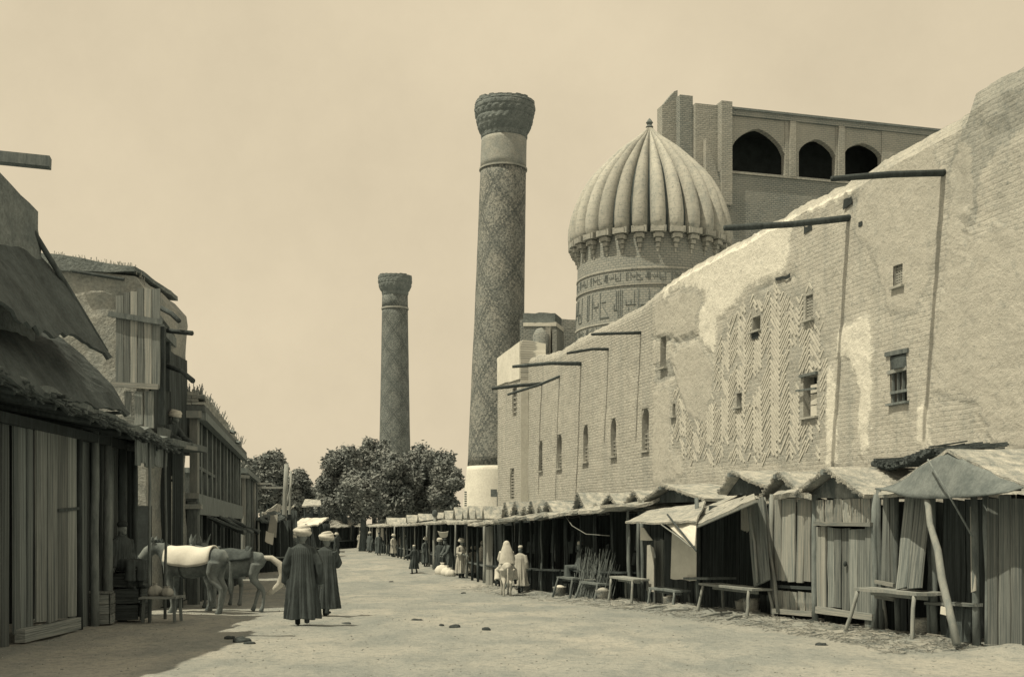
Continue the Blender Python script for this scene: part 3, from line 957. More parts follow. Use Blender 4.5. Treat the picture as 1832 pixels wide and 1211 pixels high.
for i in range(nr - 1):
    for k in range(ns - 1):
        rib.f.append((i * ns + k, (i + 1) * ns + k, (i + 1) * ns + k + 1, i * ns + k + 1))
rib.f.append(tuple(range(ns))); rib.f.append(tuple((nr - 1) * ns + k for k in range(ns)))
ro = rib.build('rib', 'dome_tile', dome, smooth=True, local=True)
co = MB()
for (y0, y1, rad, wd_, ) in ((449, 440, 145, .27), (457, 449.5, 140, .2), (465, 457.5, 136, .14), (473, 465.5, 132.5, .09), (481, 473.5, 130, .05)):
    ri = 120 / DK; ro_ = rad / DK
    co.box(((ri + ro_) / 2, 0, (dz(y0) + dz(y1)) / 2), (ro_ - ri, wd_ * 2, dz(y1) - dz(y0) - .02))
for sg in (-1, 1):
    co.box((139 / DK, sg * .33, dz(444)), (.3, .14, .32)); co.box((136 / DK, sg * .22, dz(455)), (.28, .1, .2))
cor = co.build('corbel', 'dome_tile', dome, local=True)
for i in range(1, NR):
    for src in (ro, cor):
        o = src.copy(); o.parent = dome
        o.rotation_euler = (0, 0, 2 * math.pi * i / NR + .05); COL.objects.link(o)
ro.rotation_euler = cor.rotation_euler = (0, 0, .05)
MB().lathe([(.22, dz(228)), (.12, dz(224)), (.2, dz(220)), (.12, dz(216)), (.02, dz(212))], n=14).build('finial', 'stone_dark', dome, local=True)
# squared letters of the drum inscription, raised bands of glazed brick
GLY = [  # strokes x0,z0,x1,z1 in a 1 x 1 cell: Kufic uprights, joins, diagonals
    [(.1, .1, .1, .95), (.3, .1, .3, .95), (.1, .1, .3, .1), (.05, .95, .15, .95)],
    [(.1, .5, .55, .5), (.55, .5, .55, .7), (.1, .5, .1, .62), (.3, .36, .3, .42), (.7, .1, .7, .95)],
    [(.1, .08, .9, .08), (.1, .08, .8, .62), (.8, .62, .4, .62), (.9, .08, .9, .95)],
    [(.1, .05, .1, .95), (.24, .05, .24, .95), (.38, .05, .38, .95), (.52, .3, .52, .95), (.38, .3, .7, .3), (.7, .3, .7, .5)],
    [(.1, .45, .8, .45), (.2, .45, .2, .9), (.45, .45, .45, .62), (.8, .45, .8, .6), (.6, .28, .6, .34)],
    [(.15, .1, .15, .95), (.15, .1, .75, .1), (.75, .1, .75, .42), (.45, .42, .75, .42), (.45, .42, .45, .25), (.9, .2, .9, .95)]]
def letters(row0, row1, nb, w, name):
    ins = MB()
    for b in range(nb):
        g = GLY[(b * 5 + 2) % len(GLY)]
        q0 = 2 * math.pi * b / nb
        for (x0, z0, x1, z1) in g:
            n = max(2, int(math.hypot(x1 - x0, z1 - z0) * 6))
            pts = []
            for i in range(n + 1):
                x = lerp(x0, x1, i / n); z = lerp(z0, z1, i / n)
                yy = lerp(row0, row1, z)
                r = interp([(470, 128.5), (535, 129.5), (600, 132), (620, 132)], yy) / DK + .02
                q = -(q0 + 2 * math.pi / nb * x)
                pts.append(Vector((r * math.cos(q), r * math.sin(q), dz(yy))))
            for a, b_ in zip(pts, pts[1:]): ins.bar(a, b_, w, w, up=(a + b_).normalized(), ext=w * .4)
    o = ins.build(name, 'glaze', drum_o, local=True); o['kind'] = 'stuff'; return o
basic('glaze', .15, .23, 3, bump=.2, fine=.3)
letters(590, 540, 34, .034, 'inscription')
letters(527, 512, 64, .02, 'inscription')
letters(612, 600, 70, .025, 'inscription')

# ---------------------------------------------------------------- arcaded gallery above the dome
AD = 72.0
AX0 = (1310 - CX) / F * AD
AE = Vector((.9617, .2741, 0)); AN = Vector((.2741, -.9617, 0))       # along, and out towards the street side of the camera
def at_(px):
    k = (px - CX) / F
    return (AX0 - k * AD) / (k * .2741 - .9617)
def apt(t, z, off=0.0): return Vector((AX0, AD, 0)) + AE * t + AN * off + Vector((0, 0, z))
def az(px, py): return HC + (HY - py) * (AD + .2741 * at_(px)) / F
def uva(c):
    r = c - Vector((AX0, AD, 0)); return (r.dot(AE) + r.dot(AN), c.z)
arc = thing('arcade_building', apt(at_(1400), 0), 'high brick gallery with three pointed arches and a broken pylon', 'building')
def ablk(name, px0, px1, z0, z1, off0, off1, mat, parent=None, z1b=None):
    t0, t1 = at_(px0), at_(px1)
    zb = z1 if z1b is None else z1b
    poly = [apt(t0, z0, off1), apt(t1, z0, off1), apt(t1, zb, off1), apt(t0, z1, off1)]
    return MB().prism(poly, AN * (off0 - off1)).build(name, mat, parent or arc, uv=uva)
zb = az(1400, 319)
ablk('lower_wall', 1284, 1760, 0, zb, -4, 0, 'brick_old')
ablk('ledge', 1288, 1760, zb + .002, zb + .14, -.5, .12, 'brick_pale')
zt = az(1400, 216)
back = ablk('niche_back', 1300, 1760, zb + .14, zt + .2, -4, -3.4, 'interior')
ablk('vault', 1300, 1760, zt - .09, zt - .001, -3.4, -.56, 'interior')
arches = [(1308, 1405, 230), (1429, 1496, 249), (1512, 1578, 256)]
piers_ = [(1296, 1308), (1405, 1429), (1496, 1512), (1578, 1720)]
for a, b in piers_:
    ablk('pier', a, b, zb + .142, zt, -.5, 0, 'brick_pale')
    if b - a < 30: ablk('pilaster', (a + b) / 2 - 5, (a + b) / 2 + 5, zb + .142, zt - .02, .002, .14, 'brick_pale')
for a, b, ya in arches:
    ta, tb = at_(a), at_(b); tm = (ta + tb) / 2; w = (tb - ta) / 2
    za = az((a + b) / 2, ya); zs_ = az((a + b) / 2, 272 if ya < 240 else 276)
    pts = [(ta + .002, zt - .002), (ta + .002, zs_)]
    for k in range(15):
        x = -1 + 2 * k / 14
        zz_ = zs_ + (za - zs_) * (1 - abs(x) ** 1.45) ** .66
        pts.append((tm + x * (w - .002), zz_))
    pts += [(tb - .002, zs_), (tb - .002, zt - .002)]
    cl_ = []
    for p_ in pts:
        if not cl_ or (abs(p_[0] - cl_[-1][0]) + abs(p_[1] - cl_[-1][1])) > 1e-4: cl_.append(p_)
    MB().prism([apt(t, z, -.05) for t, z in cl_], AN * -.45).build('arch_spandrel', 'brick_pale', arc, uv=uva)
ablk('parapet', 1300, 1760, zt + .002, zt + .32, -3.3, .10, 'brick_old')
ablk('parapet_cap', 1298, 1760, zt + .322, zt + .46, -3.3, .2, 'stone_dark')
# pylon: broken tower and stepped buttress
py = ablk('pylon', 1199, 1246, 0, az(1200, 176), -2.0, -1.2, 'brick_pale', z1b=az(1246, 158))
poly = [apt(at_(1199), az(1200, 178), -1.3), apt(at_(1228), az(1228, 172), -1.3), apt(at_(1228), az(1228, 148), -1.3), apt(at_(1222), az(1222, 150), -1.3)]
MB().prism(poly, AN * -.6).build('pylon_crest', 'brick_old', arc, uv=uva)
ablk('buttress', 1224, 1247, 0, az(1240, 165), -1.19, -.6, 'brick_old')
ablk('buttress', 1248, 1290, 0, az(1270, 184), -2.5, -.3, 'brick_pale')
ablk('buttress', 1288, 1307, zb - 2, az(1300, 184), -2.5, .25, 'brick_pale')
ablk('buttress', 1262, 1289, 0, az(1280, 250), -.298, .1, 'brick_pale', z1b=az(1280, 330))

# ---------------------------------------------------------------- ruined block between the minaret and the dome
RD = 75.0
ruin = thing('ruined_block', P(985, HY, RD) - Vector((0, 0, HC)), 'low broken brick block between the near minaret and the dome', 'ruin')
def rblk(name, x0, x1, y1, d, depth, mat, y0=941, rag=.1):
    a = P(x0, y0, d); b = P(x1, y0, d)
    n = 8; pts = [a, b]
    for k in range(n + 1):
        x = lerp(x1, x0, k / n)
        pts.append(P(x, y1, d) + Vector((0, 0, rag * fbm((x * .3, 1, 0), 1, 3))))
    uvf = lambda c: (c.x + c.y, c.z)
    return MB().prism(pts, Vector((.25, .96, 0)) * depth).build(name, mat, ruin, uv=uvf)
rblk('back_wall', 930, 1050, 571, RD + 3, 3, 'brick_old')
rblk('block', 936, 994, 583, RD, 2.5, 'brick_old')
rblk('plaster_ledge', 936, 995, 577, RD - .05, 2.4, 'plaster_white', 583.3)
rblk('cap', 936, 993, 560, RD + .3, 2.0, 'stone_dark', 577.2)
MB().tube([P(968, 700, RD - .2), P(968, 600, RD - .2), P(964, 588, RD - .2)], [.55, .55, .2], 14).build('half_column', 'brick_old', ruin, smooth=True, uv=lambda c: (c.x + c.y, c.z))
rblk('buttress', 976, 985, 585, RD - .4, .6, 'brick_pale')
rblk('buttress', 988, 996, 590, RD - .4, .6, 'brick_old')
# ---------------------------------------------------------------- bazaar stalls on the right
SX = 11.87
EZ_ = Vector((0, 0, 1))
AL = -UD            # along the row, towards the camera
BI = -NO            # into the stall
def sd(px): return SX / ((px - CX) / F + .285)
def sp(px, b, z):
    d = sd(px)
    return Vector((SX - .285 * d, d, z)) + BI * b
def SZ(px, y, b=0.0):
    return HC + (HY - y) * (sd(px) + .2741 * b) / F
def sg(px, b=0.0):
    q = sp(px, b, 0); return gz(q.x, q.y)
def spo(px, y, b=0.0): return sp(px, b, SZ(px, y, b))        # square back from the front line
def spy(px, y, b=0.0):                                        # on the line of the row shifted by b
    k = (px - CX) / F
    d = (SX + 1.0398 * b) / (k + .285)
    return Vector((k * d, d, HC + (HY - y) * d / F))

def stall_root(px0, px1, label, name='bazaar_stall', group='stalls along the wall', cat='stall'):
    m = (px0 + px1) / 2
    return thing(name, sp(m, 1.2, sg(m)), label, cat, group)
def quadsheet(root, c00, c10, c11, c01, mat, name, th=.05, sag=.0, rag=.03, nu=10, nv=6, fringe=0.0):
    c00, c10, c11, c01 = map(Vector, (c00, c10, c11, c01))
    def fn(u, v):
        p_ = c00.lerp(c10, u).lerp(c01.lerp(c11, u), v)
        z = -sag * 4 * u * (1 - u) - sag * .6 * 4 * v * (1 - v)
        e = rag * fbm((p_.x * 2.2, p_.y * 2.2, p_.z), 1, 3)
        if fringe and v < .001: p_ = p_ + (c00 - c01).normalized() * fringe * random.uniform(-1, 1)
        return p_ + Vector((0, 0, z + e))
    return MB().sheet(fn, nu, nv, th).build(name, mat, root)
def post(root, p0, p1, r=.05, mat='timber', name='post', bend=.03):
    p0 = Vector(p0); p1 = Vector(p1)
    pts = [p0.lerp(p1, t) + Vector((random.uniform(-bend, bend), random.uniform(-bend, bend), 0)) * math.sin(math.pi * t) for t in (0, .25, .5, .75, 1)]
    return MB().tube(pts, [r * 1.05, r, r * .97, r * .95, r * .9], 7, jit=.1).build(name, mat, root, smooth=True)
def gable(root, pl, pp, pr, yl, yp, yr, b0, b1, roof='reed', front='plank', over=.22, th=.07, planked=False, fringe=True):
    """front gable: two pitched mats running back to the wall and a boarded triangle"""
    L_, Pk, R_ = spy(pl, yl, b0), spy(pp, yp, b0), spy(pr, yr, b0)
    back = BI * (b1 - b0); o = -BI * over
    for a in (L_, R_):
        rp = quadsheet(root, a + o - Vector((0, 0, .02)), Pk + o, Pk + back, a + back, roof, 'roof_panel', th, 0, .035, 8, 8)
        if fringe:      # ragged ends of the reeds along the front edge
            fr = MB()
            for k in range(26):
                t = (k + random.random()) / 26
                p_ = a.lerp(Pk, t) + o
                fr.bar(p_ + BI * .1, p_ - BI * random.uniform(.0, .09) - Vector((0, 0, random.uniform(0, .06))), .03, .03)
            f_ = fr.build('reed_fringe', roof, rp); f_['kind'] = 'stuff'
    MB().bar(Pk + o * 1.4 + Vector((0, 0, -.07)), Pk + back + Vector((0, 0, -.07)), .09, .09).build('ridge_pole', 'timber', root)
    ze = min(L_.z, R_.z)
    poly = [L_ + Vector((0, 0, -.06)), R_ + Vector((0, 0, -.06)), Pk + Vector((0, 0, -.10))]
    MB().prism(poly, BI * .05).build('gable_board', front, root)
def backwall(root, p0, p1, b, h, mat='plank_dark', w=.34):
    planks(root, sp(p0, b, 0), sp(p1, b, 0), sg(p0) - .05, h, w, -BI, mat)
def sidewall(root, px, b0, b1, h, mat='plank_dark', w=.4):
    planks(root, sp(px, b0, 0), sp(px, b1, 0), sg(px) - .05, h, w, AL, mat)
def bench(px0, px1, b0, depth, ztop, label, mat='timber_pale', legs=4, group='rough wooden benches before the stalls', splay=.12, th=.05):
    m = (px0 + px1) / 2
    r = thing('bench', sp(m, b0, sg(m)), label, 'bench', group)
    a, b = sp(px0, b0, ztop), sp(px1, b0, ztop)
    n = max(1, round(depth / .2))
    for i in range(n):
        o = BI * (depth * (i + .5) / n)
        plank(r, a + o, b + o, depth / n - .012, th, (0, 0, 1), mat, 'top_board')
    t_ = (b - a).normalized()
    for i, (u, v) in enumerate(((.06, .06), (.94, .06), (.06, .94), (.94, .94))[:legs]):
        p1 = a.lerp(b, u) + BI * (depth * v) - Vector((0, 0, th * .6))
        p0 = p1 + t_ * (splay * (-1 if u < .5 else 1)) - BI * (splay * (1 if v < .5 else -1))
        p0.z = gz(p0.x, p0.y) - .04
        post(r, p0, p1, .035, mat, 'leg', .012)
    MB().bar(a.lerp(b, .08) + BI * depth * .5 - Vector((0, 0, .07)), a.lerp(b, .92) + BI * depth * .5 - Vector((0, 0, .07)), .05, .06).build('stretcher', mat, r)
    return r

# --- canvas-gabled stall at the right edge
r = stall_root(1665, 1850, 'stall under a grey peaked canvas at the right edge')
def canv(u, v):
    px = lerp(1618, 1868, u)
    top = interp([(1618, 872), (1725, 808), (1868, 872)], px)
    bot = interp([(1618, 874), (1640, 878), (1670, 887), (1700, 891), (1740, 892), (1800, 888), (1868, 880)], px)
    y = lerp(bot, top, v)
    return sp(px, -.55 + .25 * v + .04 * math.sin(u * 17), SZ(px, y, -.5))
MB().sheet(canv, 26, 8, .02).build('canvas_valance', 'canvas', r, smooth=True)
for pa, ya in ((1618, 872), (1868, 872)):
    quadsheet(r, spo(pa, ya, -.3), spo(1725, 808, -.3), spo(1725, 800, 3.2), spo(pa, ya - 12, 3.2), 'reed', 'roof_panel', .05, .0, .03)
for px in (1668, 1742, 1763, 1850): post(r, sp(px, .05, sg(px) - .1), spy(px, 880, .05), .055, 'timber')
backwall(r, 1665, 1860, 2.4, 2.3)
sidewall(r, 1664, .2, 2.4, 2.2)
planks(r, sp(1763, .02, 0), sp(1905, .02, 0), sg(1800), SZ(1790, 890), .26, -BI, 'plank', jz=.03)
planks(r, sp(1672, .12, 0), sp(1742, .12, 0), sg(1700), SZ(1700, 1085), .2, -BI, 'plank_dark', jz=.03)
quadsheet(r, spy(1738, 1060, .0), spy(1746, 1055, .0), spy(1743, 905, .1), spy(1736, 905, .1), 'cloth_grey', 'hanging_cloth', .015, 0, .03, 4, 10)
plank(r, spy(1660, 1078, .05), spy(1750, 1082, .05), .16, .05, (0, 0, 1), 'plank', 'counter_board')
MB().tube([spy(1660, 822, -.5), spy(1690, 872, -.62), spy(1740, 960, -.3)], .016, 6).build('guy_rope', 'timber', r, smooth=True)
cp = thing('crooked_pole', sp(1712, -.55, sg(1712)), 'crooked bare pole leaning out in front of the canvas stall', 'pole')
pts = [Vector(v) for v in (spy(1712, 1152, -.75), spy(1697, 1085, -.7), spy(1685, 1035, -.66), spy(1678, 985, -.62), spy(1664, 938, -.55), spy(1661, 905, -.5), spy(1654, 874, -.45))]
MB().tube(pts, [.062, .058, .055, .054, .05, .048, .042], 9, jit=.08).build('shaft', 'timber_pale', cp, smooth=True)
quadsheet(cp, spy(1683, 1098, -.75), spy(1694, 1100, -.75), spy(1692, 1086, -.75), spy(1684, 1084, -.75), 'cloth_white', 'tied_rag', .02, 0, .02, 3, 3)

# --- open stall with leaning boards and dark thatched eave
r = stall_root(1570, 1665, 'open stall with leaning boards under a dark ragged thatch eave')
for px in (1572, 1603, 1660): post(r, sp(px, .05, sg(px) - .1), spy(px, 880 if px > 1590 else 872, .05), .05, 'timber')
planks(r, sp(1576, .02, 0), sp(1602, .02, 0), SZ(1590, 1060), SZ(1590, 885), .13, -BI, 'plank', lean=.05)
backwall(r, 1568, 1665, 2.2, 2.3)
sidewall(r, 1567, .2, 2.2, 2.2)
for x0, x1, xb0, xb1 in ((1640, 1666, 1622, 1648), (1620, 1640, 1604, 1622)):
    plank(r, spy((xb0 + xb1) / 2, 1052, -.28), spy((x0 + x1) / 2, 880, .04), (sd(x0) - sd(x1)) * 1.04 * .95, .035, -BI, 'plank', 'leaning_board')
quadsheet(r, spy(1572, 888, -.35), spy(1668, 874, -.45), spy(1668, 858, 1.2), spy(1572, 872, 1.2), 'reed', 'roof_mat', .05, .02, .04, fringe=.04)
th_ = MB()
for k in range(260):          # overhanging dark thatch, bundle by bundle
    px = random.uniform(1560, 1694)
    y = interp([(1560, 824), (1590, 832), (1630, 818), (1665, 802), (1694, 816)], px) + random.uniform(-4, 6)
    a = spy(px, y, .75 + random.uniform(-.12, .12)); b = a + BI * random.uniform(.7, 1.3) + AL * random.uniform(-.25, .25) + EZ_ * random.uniform(.02, .14)
    th_.bar(a, b, random.uniform(.03, .07), random.uniform(.02, .05))
t_ = th_.build('thatch_eave', 'reed_dark', r); t_['kind'] = 'stuff'
MB().tube([spy(1562, 830, .85), spy(1590, 838, .85), spy(1630, 824, .85), spy(1665, 808, .85), spy(1692, 820, .85)], .05, 7).build('eave_pole', 'timber_dark', r, smooth=True)
planks(r, sp(1585, 1.4, 0), sp(1690, 1.4, 0), SZ(1640, 880, 1.4), SZ(1640, 826, 1.4), .3, -BI, 'plank_dark')
for i in range(3):
    plank(r, spy(1566, 1040 + i * 13, -.08), spy(1600, 1046 + i * 13, -.08), .06, .05, -BI, 'plank_pale', 'rail')
bench(1572, 1690, -.5, .55, SZ(1630, 1057), 'battered plank bench on splayed legs before the leaning boards', 'timber_pale', 4, splay=.16)

# --- closed gabled stall
r = stall_root(1455, 1570, 'closed plank stall with reed gable and boarded door')
gable(r, 1440, 1497, 1566, 884, 838, 886, 0, 3.4, 'reed', 'plank')
for px in (1459, 1565): post(r, sp(px, .0, sg(px) - .1), spy(px, 884), .06, 'timber')
planks(r, sp(1460, .0, 0), sp(1560, .0, 0), SZ(1510, 936), SZ(1510, 892), .3, -BI, 'plank_pale', jz=.01)
plank(r, spy(1460, 937, -.06), spy(1562, 937, -.06), .12, .07, (0, 0, 1), 'plank_pale', 'ledge')
planks(r, sp(1461, .01, 0), sp(1478, .01, 0), SZ(1470, 1088), SZ(1470, 940), .18, -BI, 'plank_pale', jz=.01)
dr = planks(r, sp(1478, .03, 0), sp(1548, .03, 0), SZ(1510, 1090), SZ(1510, 944), .26, -BI, 'plank', jz=.012, gap=.008)
planks(r, sp(1549, .0, 0), sp(1566, .0, 0), sg(1558), SZ(1558, 940), .2, -BI, 'plank', jz=.01)
plank(r, spy(1462, 1090, -.04), spy(1562, 1104, -.04), .12, .06, -BI, 'plank_pale', 'sill_board')
MB().ell(spy(1512, 1008, -.03), (.035, .035, .05)).build('door_hasp', 'iron', r)
backwall(r, 1455, 1570, 2.4, 2.2, w=.6); sidewall(r, 1456, .2, 2.4, 2.2, w=.6)

# --- shuttered stall with thatched hood
r = stall_root(1383, 1456, 'narrow shuttered stall with upright boards and a thatched hood')
gable(r, 1378, 1410, 1448, 888, 846, 880, .25, 3.4, 'reed', 'plank')
quadsheet(r, spy(1383, 889, -.2), spy(1452, 889, -.2), spy(1440, 881, .1), spy(1394, 881, .1), 'reed', 'thatch_hood', .1, -.02, .04, 10, 3)
for px in (1381, 1456): post(r, sp(px, .02, sg(px) - .1), spy(px, 884, .02), .055, 'timber_pale')
planks(r, sp(1386, .0, 0), sp(1452, .0, 0), SZ(1420, 1040), SZ(1420, 891), .27, -BI, 'plank_pale', jz=.02, lean=.02)
planks(r, sp(1386, .04, 0), sp(1452, .04, 0), SZ(1420, 1096), SZ(1420, 1058), .27, -BI, 'plank_pale', jz=.012)
plank(r, spy(1384, 1092, -.04), spy(1454, 1098, -.04), .1, .06, -BI, 'plank_pale', 'sill_board')
plank(r, spy(1386, 1048, .03), spy(1454, 1052, .03), .06, .05, -BI, 'plank_dark', 'shutter_rail')
post(r, spy(1366, 890, -.05), spy(1392, 1095, -.1), .04, 'timber_pale', 'leaning_pole')
backwall(r, 1383, 1456, 2.4, 2.2, w=.6); sidewall(r, 1384, .3, 2.4, 2.2, w=.6)

# --- open stall with a lit sloping mat awning
r = stall_root(1245, 1383, 'open dark stall under a pale sloping awning board')
gable(r, 1300, 1325, 1400, 882, 844, 876, .9, 3.4, 'reed', 'plank_dark')
quadsheet(r, spy(1236, 943, -1.0), spy(1352, 893, -1.0), spy(1350, 884, .5), spy(1240, 925, .5), 'reed', 'awning_mat', .05, .02, .03)
quadsheet(r, spy(1252, 922, .2), spy(1330, 895, .2), spy(1340, 880, 1.4), spy(1270, 892, 1.4), 'reed', 'roof_mat', .06, .02, .05)
MB().bar(spy(1240, 945, -1.02), spy(1354, 896, -1.02), .05, .05).build('awning_rail', 'timber_pale', r)
for px in (1246, 1380): post(r, sp(px, .05, sg(px) - .1), spy(px, 890, .05), .055, 'timber')
plank(r, spy(1362, 1044, -.25), spy(1352, 896, -.1), .66, .04, -BI, 'plank', 'leaning_board')
post(r, spy(1355, 1042, -.3), spy(1341, 900, -.2), .03, 'timber_pale', 'prop')
backwall(r, 1245, 1383, 2.2, 2.4); sidewall(r, 1246, .3, 2.2, 2.3)
planks(r, sp(1246, .5, 0), sp(1383, .5, 0), sg(1310), SZ(1310, 1062), .3, -BI, 'plank_dark')
plank(r, spy(1246, 1034, .1), spy(1292, 1034, .1), .7, .05, (0, 0, 1), 'timber', 'counter_board')
for k in range(4):
    quadsheet(r, spy(1326 + k * 5, 948 + k * 3, .5), spy(1331 + k * 5, 950, .5), spy(1330 + k * 5, 908, .5), spy(1326 + k * 5, 908, .5), 'cloth_grey', 'hanging_rag', .015, 0, .04, 3, 6)
bench(1292, 1388, -.55, .5, SZ(1340, 1049), 'thin table board on slanting legs before the dark open stall', 'timber_pale', 4, splay=.1, th=.045)

# --- stall with a white cloth
r = stall_root(1120, 1245, 'open stall with a white cloth hanging below its ragged awning')
gable(r, 1160, 1200, 1275, 896, 868, 892, .9, 3.4, 'reed', 'plank_dark')
quadsheet(r, spy(1118, 934, -1.1), spy(1246, 932, -1.1), spy(1262, 898, .6), spy(1165, 912, .6), 'reed', 'awning_mat', .045, .03, .04, fringe=.06)
quadsheet(r, spy(1200, 1034, -.12), spy(1246, 1038, -.12), spy(1246, 940, -.2), spy(1203, 938, -.2), 'cloth_white', 'hanging_cloth', .015, .01, .03, 8, 10)
quadsheet(r, spy(1190, 936, -.95), spy(1246, 934, -1.0), spy(1243, 975, -1.35), spy(1239, 978, -1.35), 'cloth_white', 'hanging_flap', .015, 0, .02)
quadsheet(r, spy(1146, 944, -.4), spy(1152, 944, -.4), spy(1168, 966, -.45), spy(1146, 966, -.45), 'cloth_white', 'hanging_flap', .015, 0, .02, 4, 4)
MB().tube([spy(1194, 920, -1.0), spy(1222, 955, -1.25), spy(1246, 985, -1.4)], .022, 6).build('awning_strut', 'timber_dark', r, smooth=True)
MB().tube([spy(1183, 938, -1.1), spy(1214, 960, -1.3), spy(1236, 978, -1.4)], .014, 6).build('guy_rope', 'timber_pale', r, smooth=True)
for px in (1123, 1142, 1148, 1246): post(r, sp(px, .05, sg(px) - .1), spy(px, 925, .05), .05, 'timber')
planks(r, sp(1151, .3, 0), sp(1168, .3, 0), sg(1160), SZ(1160, 965), .2, -BI, 'plank')
quadsheet(r, spy(1157, 1056, .0), spy(1170, 1058, .0), spy(1170, 980, .1), spy(1158, 975, .1), 'cloth_grey', 'hanging_cloth', .015, 0, .05, 5, 8)
backwall(r, 1120, 1245, 2.2, 2.3); sidewall(r, 1121, .3, 2.2, 2.2)
planks(r, sp(1172, .5, 0), sp(1246, .5, 0), sg(1200), SZ(1200, 1040), .3, -BI, 'plank_dark')
bench(1121, 1166, -.5, .45, SZ(1143, 1034), 'small pale stool table at the corner of the white cloth stall', 'timber_pale', 4, splay=.06)
bench(1190, 1240, -.45, .4, SZ(1215, 1054), 'low dark bench in shade under the white cloth', 'timber', 4, splay=.06)
for i, (x, y, a, l) in enumerate(((1236, 1086, .3, .7), (1276, 1096, -.5, .6), (1350, 1108, .5, .9), (1388, 1112, .6, .4))):
    p_ = sp(x, -.9, 0); p_.z = gz(p_.x, p_.y) + .04
    e = Vector((math.cos(a), math.sin(a), .08)) * l
    st = MB().tube([p_ - e * .5, p_ + Vector((0, 0, .03)), p_ + e * .5], [.03, .035, .025], 7, jit=.15).build('fallen_branch', 'timber_pale', None, smooth=True)
    tag(st, ['short pale stick lying in the dust below the white cloth', 'bent stick on the ground before the dark open stall', 'long stick on the ground beside the table legs', 'small stick in the dust before the shuttered stall'][i], 'stick', 'sticks lying in the dust')

# --- the row of dark stalls running away
def eave_y(px): return interp([(860, 940), (905, 932), (1000, 922), (1060, 916), (1120, 909), (1165, 902)], px)
ROW = [(1062, 1122, 'dark stall with a sagging rope under its eave'), (1010, 1062, 'dark stall where a seated man is half hidden'), (965, 1010, 'dark stall just right of the walking companion'), (930, 965, 'dark stall straight behind the donkey rider'), (898, 930, 'dark stall beside the pale upright door board'), (872, 898, 'farthest dark stall of the wall row with pale door board')]
GABS = {0: [(1076, 1097, 1117, 914, 884, 912), (1121, 1140, 1163, 908, 878, 906)], 1: [(1030, 1040, 1056, 916, 882, 914), (1064, 1073, 1082, 918, 900, 917)], 2: [(975, 984, 1000, 924, 897, 922)], 3: [(948, 956, 966, 926, 896, 925), (966, 972, 980, 926, 905, 925)], 4: [(919, 927, 936, 925, 897, 924), (936, 945, 951, 924, 905, 924)], 5: [(902, 910, 917, 926, 898, 925)]}
for k, (p0, p1, lab) in enumerate(ROW):
    r = stall_root(p0, p1, lab)
    y0, y1 = eave_y(p0), eave_y(p1)
    quadsheet(r, spo(p0, y0, -.7), spo(p1 + 2, y1, -.7), spo(p1 + 2, y1 - 3, .9) + Vector((0, 0, .18)), spo(p0, y0 - 3, .9) + Vector((0, 0, .18)), random.choice(['reed', 'reed', 'reed_mid']), 'roof_mat', .08, .05, .1, 14, 6, .14)
    quadsheet(r, spo(p0, y0 - 3, .88) + Vector((0, 0, .16)), spo(p1, y1 - 3, .88) + Vector((0, 0, .16)), spo(p1, y1, 3.4) + Vector((0, 0, .22)), spo(p0, y0, 3.4) + Vector((0, 0, .22)), 'reed_mid', 'roof_mat', .07, .04, .09)
    for g in GABS[k]: gable(r, g[0], g[1], g[2], g[3], g[4], g[5], .75, 3.3, random.choice(['reed', 'reed_mid']), 'plank_dark', .12, .06, fringe=True)
    for px in (p0 + 1, (p0 + p1) / 2, p1 - 2):
        post(r, sp(px, .05, sg(px) - .1), spo(px, interp([(p0, y0), (p1, y1)], px), .05), .04, 'timber' if random.random() < .25 else 'timber_dark')
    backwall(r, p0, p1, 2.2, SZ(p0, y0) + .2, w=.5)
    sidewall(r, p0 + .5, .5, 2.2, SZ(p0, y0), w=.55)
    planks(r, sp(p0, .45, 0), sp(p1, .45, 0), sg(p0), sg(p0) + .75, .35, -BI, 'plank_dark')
    plank(r, sp(p0 + 1, .15, sg(p0) + .78), sp(p1 - 1, .15, sg(p1) + .78), .6, .05, (0, 0, 1), 'timber_dark', 'counter_board')
    for j in range(5):
        px = random.uniform(p0 + 4, p1 - 3); hh = random.uniform(.35, .75); z_ = sg(px) + random.uniform(.95, 1.4)
        quadsheet(r, sp(px, .8, z_), sp(px + 5, .8, z_), sp(px + 5, .85, z_ + hh), sp(px, .85, z_ + hh), random.choice(['canvas', 'cloth_dark', 'cloth_dark', 'plank_dark']), 'hanging_ware', .02, 0, .05, 4, 5)
    if k == 0: MB().tube([spo(1046, 922, -.6), spo(1062, 940, -.65), spo(1085, 955, -.6), spo(1103, 958, -.2)], .012, 5).build('sagging_rope', 'timber_pale', r, smooth=True)
    if k == 5: planks(r, sp(872, -.05, 0), sp(884, -.05, 0), sg(878), SZ(878, 940), .4, -BI, 'plank_pale')
    labs = ['splay legged bench in front of the rope hung stall', 'bench with pale splayed legs before the seated man', 'bench below the dark counter right of the companion', 'bench behind the donkey rider', 'short bench left of the donkey', None]
    if k in (0, 1, 3): bench(p0 + (4, 14, 6)[k % 3], p1 - (22, 8, 9)[k % 3], -.5, .35, sg(p0) + (.5, .62, .44)[k % 3], labs[k], 'timber', 4, splay=.14)
